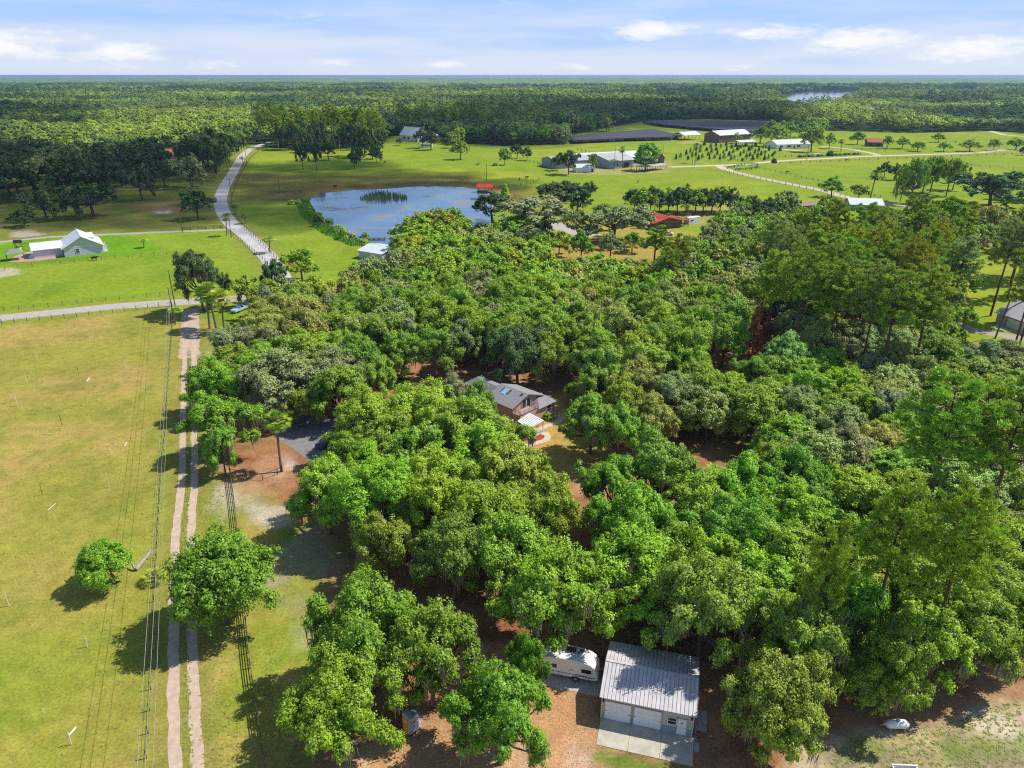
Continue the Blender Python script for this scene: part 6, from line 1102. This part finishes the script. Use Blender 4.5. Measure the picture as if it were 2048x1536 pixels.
fence('road_right_fence', 'dark fence on the right verge of the paved road up the bend', GP((570, 538), (545, 510), (515, 480), (488, 455), (470, 430), (462, 405), (470, 375), (484, 345), (500, 318), (520, 300)), 1.4, 5, .18, m_post, (.4, .85), m_wire, .04)
fence('lane_gate_fence', 'dark board fence at the farmhouse lane entrance by the road', GP((366, 462), (400, 460), (446, 457)), 1.5, 3, .18, m_blackp, (.3, .6, .9), m_blackp, board=.14)
fence('pond_bank_fence', 'low dark fence from the road verge to the left tip of the pond', GP((540, 389), (570, 387), (604, 386)), 1.4, 4, .3, m_post, (.4, .85), m_post, board=.2)
fence('far_pasture_fence', 'wire fence crossing the pasture toward the pond shelter', GP((985, 376), (1020, 374), (1060, 368), (1080, 360)), 1.5, 5, .22, m_post, (.4, .85), m_wire, .04)
fence('barn_yard_fence', 'fence running up the pasture left of the long barn', GP((1040, 322), (1075, 326), (1085, 335)), 1.5, 5, .25, m_post, (.4, .85), m_post, .05)
fence('hill_fence', 'curved fence line above the farm buildings', GP((1155, 300), (1180, 306), (1215, 310), (1250, 306)), 1.6, 9, .35, m_post, (.85,), m_wire, .05)
fence('lane_fence', 'fence following the upper side of the farm road', GP((1440, 324), (1500, 321), (1580, 313), (1660, 308)), 1.5, 8, .3, m_post, (.5, .9), m_wire, .05)
fence('lower_lane_fence', 'fence following the lower side of the curved farm road', GP((1450, 343), (1480, 351), (1540, 363), (1640, 383), (1690, 396)), 1.4, 6, .22, m_post, (.5, .9), m_wire, .05)
fence('upper_lane_fence', 'fence on the pasture side of the curved farm road', GP((1500, 334), (1560, 346), (1640, 364), (1700, 383), (1760, 396)), 1.4, 6, .22, m_post, (.5, .9), m_wire, .05)
fence('loop_fence', 'small looping paddock fence inside the farm road fork', GP((1455, 338), (1490, 330), (1515, 330), (1516, 337), (1500, 340), (1470, 342)), 1.5, 6, .3, m_blackp, (.5, .9), m_blackp, board=.3)
fence('pasture_right_fence', 'long fence below the farm road in the right pasture', GP((1560, 328), (1700, 322), (1850, 316), (1950, 312), (2060, 308)), 1.5, 9, .3, m_post, (.5, .9), m_wire, .05)
fence('pasture_cross_fence', 'fence crossing the right pasture behind the cluster of tall trees', GP((1900, 325), (1960, 334), (2060, 340)), 1.5, 7, .25, m_post, (.5, .9), m_wire, .05)
fence('white_far_fence', 'white rail fence along the road at the far right edge', GP((1975, 303), (2010, 301), (2060, 299)), 1.6, 6, .3, m_white, (.5, .9), m_white, board=.3)
fence('stable_fence', 'paddock fence in front of the rusty-roofed stable', GP((1705, 300), (1740, 301), (1780, 300), (1830, 304)), 1.6, 7, .3, m_post, (.5, .9), m_post, board=.2)

def upole(px, py, h, lab, arm=2.2, rz=0.0, r=.16, tilt=0.0):
    x, y = G(px, py); t = thing('utility_pole', lab, 'utility pole', (x, y, 0), rz); t.rotation_euler = (0, tilt, rz); q = MB(); q.tube([(0, 0, -.1), (0, 0, h)], [r, r*.68], 8); q.build('pole', mat('pole_wood', (0.13, 0.105, 0.085), .95, noise=.3, nscale=2), t)
    if arm: q = MB(); q.box(0, .12, h-.55, arm, .1, .12); q.build('crossarm', m_post, t); q = MB(); [q.tube([(a, .12, h-.43), (a, .12, h-.25)], .05, 5) for a in (-arm*.45, 0.0, arm*.45)]; q.build('insulator', m_steel, t)
    return (x, y, h)
P1 = upole(350.5, 650, 10.2, 'nearer utility pole at the start of the dirt track', 0, .5); P2 = upole(350.5, 612, 10.5, 'farther utility pole across the side road from the palm', 0, .2)
q1 = G(303, 1332); tpole = thing('wooden_stake', 'short thick post on the wire fence just below the shadow of the big tree', 'post', (q1[0], q1[1], 0)); q = MB(); q.box(0, 0, 0, .14, .14, 1.5); q.box(0, .3, 1.1, .08, .9, .08); q.build('stake', m_post, tpole)
def wire(lab, a, b, sag=.8, r=.022, col=(0.35, 0.34, 0.32), n=14, name='power_line'):
    mb = MB(); pts = []
    for i in range(n+1): t_ = i/n; pts.append((a[0]+(b[0]-a[0])*t_, a[1]+(b[1]-a[1])*t_, a[2]+(b[2]-a[2])*t_-4*sag*t_*(1-t_)))
    mb.tube(pts, r, 4, False); o = mb.build(name, mat('wire_'+str(col), col, .5)); tag(o, lab, 'cable', 'overhead power lines'); return o
e1 = G(262, 1700, 9.5); e2 = G(280, 1700, 9.0); e3 = G(298, 1700, 8.0)
wire('left one of the three overhead lines running down over the field fence', (P1[0], P1[1], 9.9), (*e1, 9.5), .9); wire('middle one of the three overhead lines running down over the field fence', (P1[0]+.2, P1[1], 9.4), (*e2, 9.0), 1.0); wire('right one of the three overhead lines running down over the field fence', (P1[0]+.1, P1[1], 8.2), (*e3, 8.0), 1.1)
wire('short overhead line between the two utility poles at the side road', (P1[0], P1[1], 10.0), (P2[0], P2[1], 10.2), .2)
for i, (px, py, h, l) in enumerate(((463, 475, 10, 'utility pole beside the dark palm at the farmhouse lane'), (463, 391, 9, 'utility pole on the right side of the road bend'), (560, 387, 9, 'thin pole left of the pond on the bank fence'), (973, 362, 10, 'pole right behind the red-roofed pond shelter'), (1228, 344, 16, 'tall pole in front of the grey barn'), (1324, 329, 13, 'pole beside the brown barn gable'), (1384, 331, 15, 'left pole of a pair at the farm road'), (1389, 332, 13, 'right pole of a pair at the farm road'), (494, 330, 10, 'utility pole on the distant stretch of road'), (455, 340, 9, 'utility pole on the left verge above the road bend'), (1770, 305, 11, 'leaning pole beside the rusty-roofed stable'), (1613, 322, 12, 'utility pole at the ranch drive entrance'), (365, 465, 6, 'short dark pole at the farmhouse lane fence'))): upole(px, py, h, l, 0 if i in (2, 3, 12) else 2.0, .3*i, .18)
upole(1990, 677, 18, 'tall dark leaning pole in front of the beige house', 0, 0, .2, .10)
# white pipe stakes in the field
for i, (bx, by, h, m_, lab) in enumerate(((76, 723, 2.2, 0, 'short pale pipe stake nearest the left end of the side road'), (180, 680, 2.2, 0, 'pale pipe stake closest to the side road'), (253, 744, 2.4, 0, 'pale pipe stake in the upper right of the dry field'), (158, 751, 2.4, 1, 'dark thin stake in the upper middle of the field'), (54, 768, 2.2, 0, 'thin pale stake in the upper left of the field'), (35, 812, 2.5, 0, 'white pipe stake at the left side of the dry field'), (124, 852, 2.3, 1, 'dark stake above the lying L-shaped pipe'), (219, 975, 2.75, 0, 'bright white pipe stake in the middle right of the field'), (85, 990, 1.8, 1, 'dark stake above the lying white pipe'), (232, 893, 1.2, 0, 'short white stake near the tree shadow'), (18, 1212, 2.0, 0, 'white stake at the far left lower edge of the field'), (175, 1294, 1.6, 0, 'short white pipe stake below the leaning tree shadow'), (143, 1489, 1.6, 0, 'white pipe stake with a flag piece near the bottom left'))):
    x, y = G(bx, by); t = MB(); t.tube([(0, 0, 0), (.04, .02, h)], .05 if not m_ else .035, 6); o = t.build('pipe_stake', m_blackp if m_ else mat('pvc', (0.72, 0.70, 0.64), .5)); o.location = (x, y, 0); tag(o, lab, 'stake', 'pipe stakes in the dry field')
for i, (p, q_, w, lab) in enumerate((((173, 764), (179, 757), .16, 'white pipe lying in the upper middle of the field'), ((85, 869), (102, 868), .06, 'long thin pale pipe lying across the grass'), ((96, 1021), (112, 1008), .08, 'white pipe lying diagonally left of the field centre'), ((249, 893), (254, 886), .12, 'short white pipe lying beside the tree shadow'), ((162, 1159), (169, 1164), .10, 'white pipe piece lying inside the leaning tree shadow'), ((138, 1472), (152, 1456), .14, 'thick white pipe lying beside the bottom left stake'))):
    a = G(*p); b = G(*q_); t = MB(); t.tube([(0, 0, .08), (b[0]-a[0], b[1]-a[1], .10)], w*.7, 6); o = t.build('fallen_pipe', MATS['pvc']); o.location = (a[0], a[1], 0); tag(o, lab, 'pipe', 'pipes lying in the dry field')
# fallen log
a = Vector((*G(272, 1142), .3)); b = Vector((*G(306, 1106), .9)); t = thing('fallen_log', 'grey broken trunk lying between the leaning tree and the fence', 'log', (a.x, a.y, 0)); q = MB(); D_ = b-a; D_.z = 0; q.tube([(0, 0, .25), tuple(D_*.35+Vector((.15, .1, .45))), tuple(D_*.7+Vector((.1, .2, .6))), tuple(D_+Vector((0, 0, .9)))], [.30, .26, .2, .1], 8); q.build('trunk', M_DEAD, t, True); q = MB(); q.tube([tuple(D_*.6+Vector((.1, .2, .55))), tuple(D_*.8+Vector((.7, -.4, .2))), tuple(D_*.9+Vector((1.0, -.9, .05)))], [.12, .07, .03], 6); q.tube([tuple(D_*.7+Vector((.1, .2, .6))), tuple(D_*.9+Vector((.9, .2, .7)))], [.08, .02], 5); q.tube([(0, 0, .3), (-.6, .5, .8), (-.8, .9, 1.0)], [.2, .14, .05], 6); q.build('broken_branch', M_DEAD, t)
# debris and weeds scattered over the dry field
def scatter(name, lab, cat, poly, n, mk, m, seed=3):
    rg = random.Random(seed); P = GP(*poly); xs = [p[0] for p in P]; ys = [p[1] for p in P]; mb = MB(); k = 0
    while k < n:
        x, y = rg.uniform(min(xs), max(xs)), rg.uniform(min(ys), max(ys)); pp = PR(x, y, 0)
        if inpoly(pp[0], pp[1], poly): mk(mb, x, y, rg); k += 1
    o = mb.build(name, m); struct(o, 'stuff'); o['label'] = lab; o['category'] = cat
def tuft(mb, x, y, rg):
    for k in range(7): a = rg.uniform(0, 6.28); r = rg.uniform(.05, .22); h = rg.uniform(.03, .10); mb.quad((x+r*.3, y, 0), (x+r*math.cos(a), y+r*math.sin(a), h*.5), (x+r*1.3*math.cos(a+.4), y+r*1.3*math.sin(a+.4), h), (x, y+.05, .02))
scatter('grass_tufts', 'green grass tufts scattered over the dry field', 'grass', [(0, 660), (335, 640), (320, 1100), (290, 1536), (0, 1536)], 1100, tuft, mat('tuft', (0.32, 0.38, 0.07), .9, noise=.3))
scatter('grass_tufts', 'grass tufts on the verge between the track and the board fence', 'grass', [(395, 700), (440, 960), (500, 1300), (560, 1300), (600, 1536), (400, 1536)], 1200, tuft, mat('tuft', (0.16, 0.22, 0.03), .9, noise=.3), 5)
scatter('grass_tufts', 'grass growing between the two wheel ruts of the dirt track', 'grass', [(374, 700), (382, 700), (381, 960), (372, 1140), (378, 1340), (388, 1536), (372, 1536), (361, 1340), (360, 1140), (372, 960)], 900, tuft, mat('tuft', (0.32, 0.38, 0.07)), 8)
scatter('grass_tufts', 'weedy grass tufts on the sandy clearing by the propane tank', 'grass', [(1700, 1480), (1830, 1460), (2040, 1400), (2048, 1536), (1640, 1536)], 500, tuft, mat('tuft', (0.32, 0.38, 0.07)), 9)
def chip(mb, x, y, rg):
    a = rg.uniform(0, 6.28); l = rg.uniform(.05, .16); c, s = math.cos(a)*l, math.sin(a)*l; mb.quad((x-c, y-s, .02), (x-s*.4, y+c*.4, .03), (x+c, y+s, .05), (x+s*.4, y-c*.4, .03))
scatter('leaf_litter', 'pale fallen leaves and chips on the orange ground by the camper', 'leaf litter', [(900, 1290), (1190, 1400), (1190, 1536), (640, 1536), (880, 1420)], 3500, chip, mat('litter_pale', (0.55, 0.38, 0.24), 1), 6)
scatter('leaf_litter', 'pale leaves scattered over the yard behind the tan house', 'leaf litter', [(1090, 800), (1220, 800), (1220, 940), (1070, 900)], 1500, chip, mat('litter_pale', (0.55, 0.38, 0.24), 1), 7)

# ------------------------------------------------------------ real clouds high above, outside the frame, whose shade falls on the land
m_cloud = bpy.data.materials.new('cloud'); _N, _L = nodes_of(m_cloud); _N['Principled BSDF'].inputs['Base Color'].default_value = (.9, .9, .9, 1); _N['Principled BSDF'].inputs['Roughness'].default_value = 1
_t = _N.new('ShaderNodeBsdfTransparent'); _x = _N.new('ShaderNodeMixShader'); _x.inputs[0].default_value = .80; _L.new(_N['Principled BSDF'].outputs[0], _x.inputs[1]); _L.new(_t.outputs[0], _x.inputs[2]); _L.new(_x.outputs[0], _N['Material Output'].inputs[0])
def cloud(poly, alt, seed, puff, zt=0, dens=1.0):
    """flattened heap of puffs whose shadow covers the given ground polygon"""
    rg = random.Random(seed); P = [G(*p, zt) for p in poly]; off = (alt-zt)/math.tan(SUN_EL); ox, oy = off*math.cos(SUN_AZ), off*math.sin(SUN_AZ); mb = MB()
    xs = [p[0] for p in P]; ys = [p[1] for p in P]; x = min(xs)
    bm = bmesh.new(); bmesh.ops.create_icosphere(bm, subdivisions=2, radius=1); bv = [v.co.copy() for v in bm.verts]; bf = [tuple(v.index for v in f.verts) for f in bm.faces]; bm.free()
    while x < max(xs)+puff:
        y = min(ys)
        while y < max(ys)+puff:
            xx, yy = x+rg.uniform(-.3, .3)*puff, y+rg.uniform(-.3, .3)*puff
            if inpoly(xx, yy, P) and rg.random() < dens:
                r = puff*rg.uniform(.45, .95); n = len(mb.v); hh = rg.uniform(.35, .6)
                for v in bv: q = 1+.12*math.sin(v.x*7+seed+x)+.1*math.sin(v.y*9+y); mb.v.append((xx+ox+v.x*r*q, yy+oy+v.y*r*q, alt+max(v.z, -.25)*r*hh*q))
                mb.f += [tuple(n+i for i in f) for f in bf]; mb.mi += [0]*len(bf)
            y += puff*.62
        x += puff*.62
    struct(mb.build('cloud', m_cloud, smooth=True))
cloud([(-500, 480), (-500, 325), (60, 322), (200, 335), (350, 322), (440, 318), (520, 330), (640, 315), (770, 325), (820, 345), (960, 350), (1040, 365), (1030, 380), (930, 372), (860, 395), (740, 415), (640, 445), (590, 470), (545, 455), (440, 440), (240, 452), (60, 462)], 560, 1, 22, 0)
cloud([(720, 248), (800, 232), (950, 208), (1200, 202), (1500, 200), (1600, 215), (1590, 245), (1300, 235), (1180, 250), (1080, 262), (950, 262), (820, 258)], 1100, 2, 60, 12, .93)
cloud([(-300, 252), (-250, 212), (40, 206), (150, 216), (190, 236), (120, 256), (-100, 254)], 800, 3, 45, 12, .93)
cloud([(200, 180), (600, 178), (900, 182), (700, 187), (400, 186)], 1500, 5, 110, 12, .45)
cloud([(1200, 171), (1900, 168), (2300, 172), (1900, 178), (1400, 178)], 1800, 6, 200, 12, .4)
cloud([(-300, 166), (300, 163), (900, 165), (500, 170), (-100, 171)], 2000, 7, 260, 12, .4)
# thin haze in the lower air
hz = MB(); hz.box(0, 20000, -1.0, 160000, 190000, 63.0); ho = hz.build('haze', []) if False else None
me = bpy.data.meshes.new('haze'); me.from_pydata(hz.v, [], hz.f); m = bpy.data.materials.new('haze'); N_, L_ = nodes_of(m); N_.clear(); o_ = N_.new('ShaderNodeOutputMaterial'); v_ = N_.new('ShaderNodeVolumePrincipled'); v_.inputs['Color'].default_value = (0.52, 0.72, 1.0, 1); v_.inputs['Density'].default_value = 0.00007; v_.inputs['Anisotropy'].default_value = 0.2; L_.new(v_.outputs[0], o_.inputs['Volume']); me.materials.append(m)
ho = bpy.data.objects.new('haze', me); COL.objects.link(ho); struct(ho, 'stuff'); ho['label'] = 'thin bluish haze over the distant forest'; ho['category'] = 'haze'
# ------------------------------------------------------------ labels of the trees
ORD = ['first', 'second', 'third', 'fourth', 'fifth', 'sixth', 'seventh', 'eighth', 'ninth', 'tenth', 'eleventh', 'twelfth', 'thirteenth', 'fourteenth', 'fifteenth', 'sixteenth', 'seventeenth', 'eighteenth', 'nineteenth', 'twentieth']
ROWN = ['nearest', 'second-nearest', 'third-nearest', 'fourth-nearest', 'fifth-nearest', 'sixth-nearest', 'seventh-nearest', 'eighth-nearest', 'ninth-nearest', 'tenth-nearest', 'eleventh-nearest', 'twelfth-nearest']
PLACE = {'garage_back': 'in the wood behind the garage', 'prop': 'in the wood above the propane tank', 'mid': 'in the belt below the tan house', 'driv': 'between the driveway and the tan house', 'pond_red': 'between the pond and the red-roofed barn', 'house_r': 'at the right side of the house yard', 'lane': 'in the left grove beside the dirt track', 'house_b': 'in the grove behind the tan house',
 'right_mid': 'in the wood right of the tan house', 'right_far': 'at the right edge below the beige house', 'pond_side': 'in the grove left behind the tan house', 'pond_front': 'in the bright belt before the pond', 'barn_front': 'in the grove before the red-roofed barn', 'pine_wood': 'in the tall pine wood at right', 'pine_floor': 'under the tall pines at right', 'pine_back': 'behind the tall pine wood',
 'near_pine': 'towering over the lower right wood', 'right_wood': 'left of the pine wood', 'left_dark': 'in the shaded mass at far left', 'road_row': 'lining the left side of the distant road', 'pasture_oak': 'standing apart in the shaded pasture above the pond', 'pasture_clump': 'in the mossy clump before the tall far pines', 'hedge_clump': 'in the dark row above the red-roofed barn', 'pasture_round': 'in the far right pasture near the stable',
 'right_pair': 'in the pair left of the tall trees on the right pasture', 'tall_oak': 'in the bare-stemmed group on the right pasture', 'ranch_tree': 'around the white ranch house', 'ranch_back': 'behind the white ranch house', 'forest_edge': 'at the forest edge behind the farm', 'far_house_tree': 'beside the far red shed', 'tall_pine': 'in the sunlit far pine row above the pasture', 'tall_pine2': 'behind the far white house', 'far_right_pine': 'poking up before the red-roofed barn',
 'hs': 'beside the house', 'bank_shrub': 'on the left bank of the pond', 'nursery_shrub': 'between the two black shade cloths', 'road_shrub': 'along the hedge on the ranch road', 'orchard': 'in the young orchard rows by the farm road', 'grove': 'in the grove'}
KIND = {'oak': 'oak', 'omd': 'oak', 'big': 'oak', 'rnd': 'round tree', 'rmd': 'round tree', 'pin': 'pine', 'pmd': 'pine', 'pal': 'palm', 'con': 'sapling', 'bsh': 'shrub'}
CATS = {'oak': 'tree', 'round tree': 'tree', 'pine': 'pine tree', 'palm': 'palm tree', 'sapling': 'tree', 'shrub': 'shrub'}
NMS = {'oak': 'oak_tree', 'round tree': 'round_crowned_tree', 'pine': 'pine_tree', 'palm': 'palm_tree', 'sapling': 'young_tree', 'shrub': 'shrub'}
from collections import defaultdict
groups = defaultdict(list)
seen = set()
for root, pk, tint, zone, x, y, lab in TREES:
    k = KIND[pk]; root['category'] = CATS[k]
    if lab: root['label'] = lab; seen.add(lab); root.name = NMS[k] if 'cypress' not in lab else 'cypress_tree'
    else: groups[(zone, k)].append((root, tint, x, y)); root.name = NMS[k]
cnt = defaultdict(int)
for (zone, k), items in groups.items():
    pl = PLACE.get(zone, 'in the grove'); items.sort(key=lambda t: t[3]); n = len(items); gname = f"{k}s {pl}"
    per = n if n <= 9 else math.ceil(n/math.ceil(n/8))
    rows = [items[i:i+per] for i in range(0, n, per)]
    for ri, row in enumerate(rows):
        row.sort(key=lambda t: t[2]/t[3]); 
        for ci, (root, tint, x, y) in enumerate(row):
            pos = f"{ORD[min(ci, 19)]} from left"
            rw = '' if len(rows) == 1 else f" in {ROWN[ri] if ri < 12 else 'farthest'} row"
            lb = f"{TW[tint]} {k} {pl}, {pos}{rw}" if n > 1 else f"{TW[tint]} {k} {pl}"
            while len(lb.split()) > 16: lb = lb.replace(' the ', ' ', 1) if ' the ' in lb else ' '.join(lb.split()[:16])
            root['label'] = lb
            if n > 1: root['group'] = gname[:70]
            cnt[k] += 1
print('tree kinds', dict(cnt), 'total', len(TREES), 'oak-type', sum(1 for t in TREES if KIND[t[1]] == 'oak'), 'round', sum(1 for t in TREES if KIND[t[1]] == 'round tree'), 'pine', sum(1 for t in TREES if KIND[t[1]] == 'pine'))
# ------------------------------------------------------------ finish: drop unused prototypes
for k, p in PROTO.items():
    if k not in FIRST:
        for ch in list(p.children): bpy.data.objects.remove(ch)
        bpy.data.objects.remove(p)
for t in TREES:
    for q in ('rr', '_R', '_H'):
        if q in t[0]: del t[0][q]
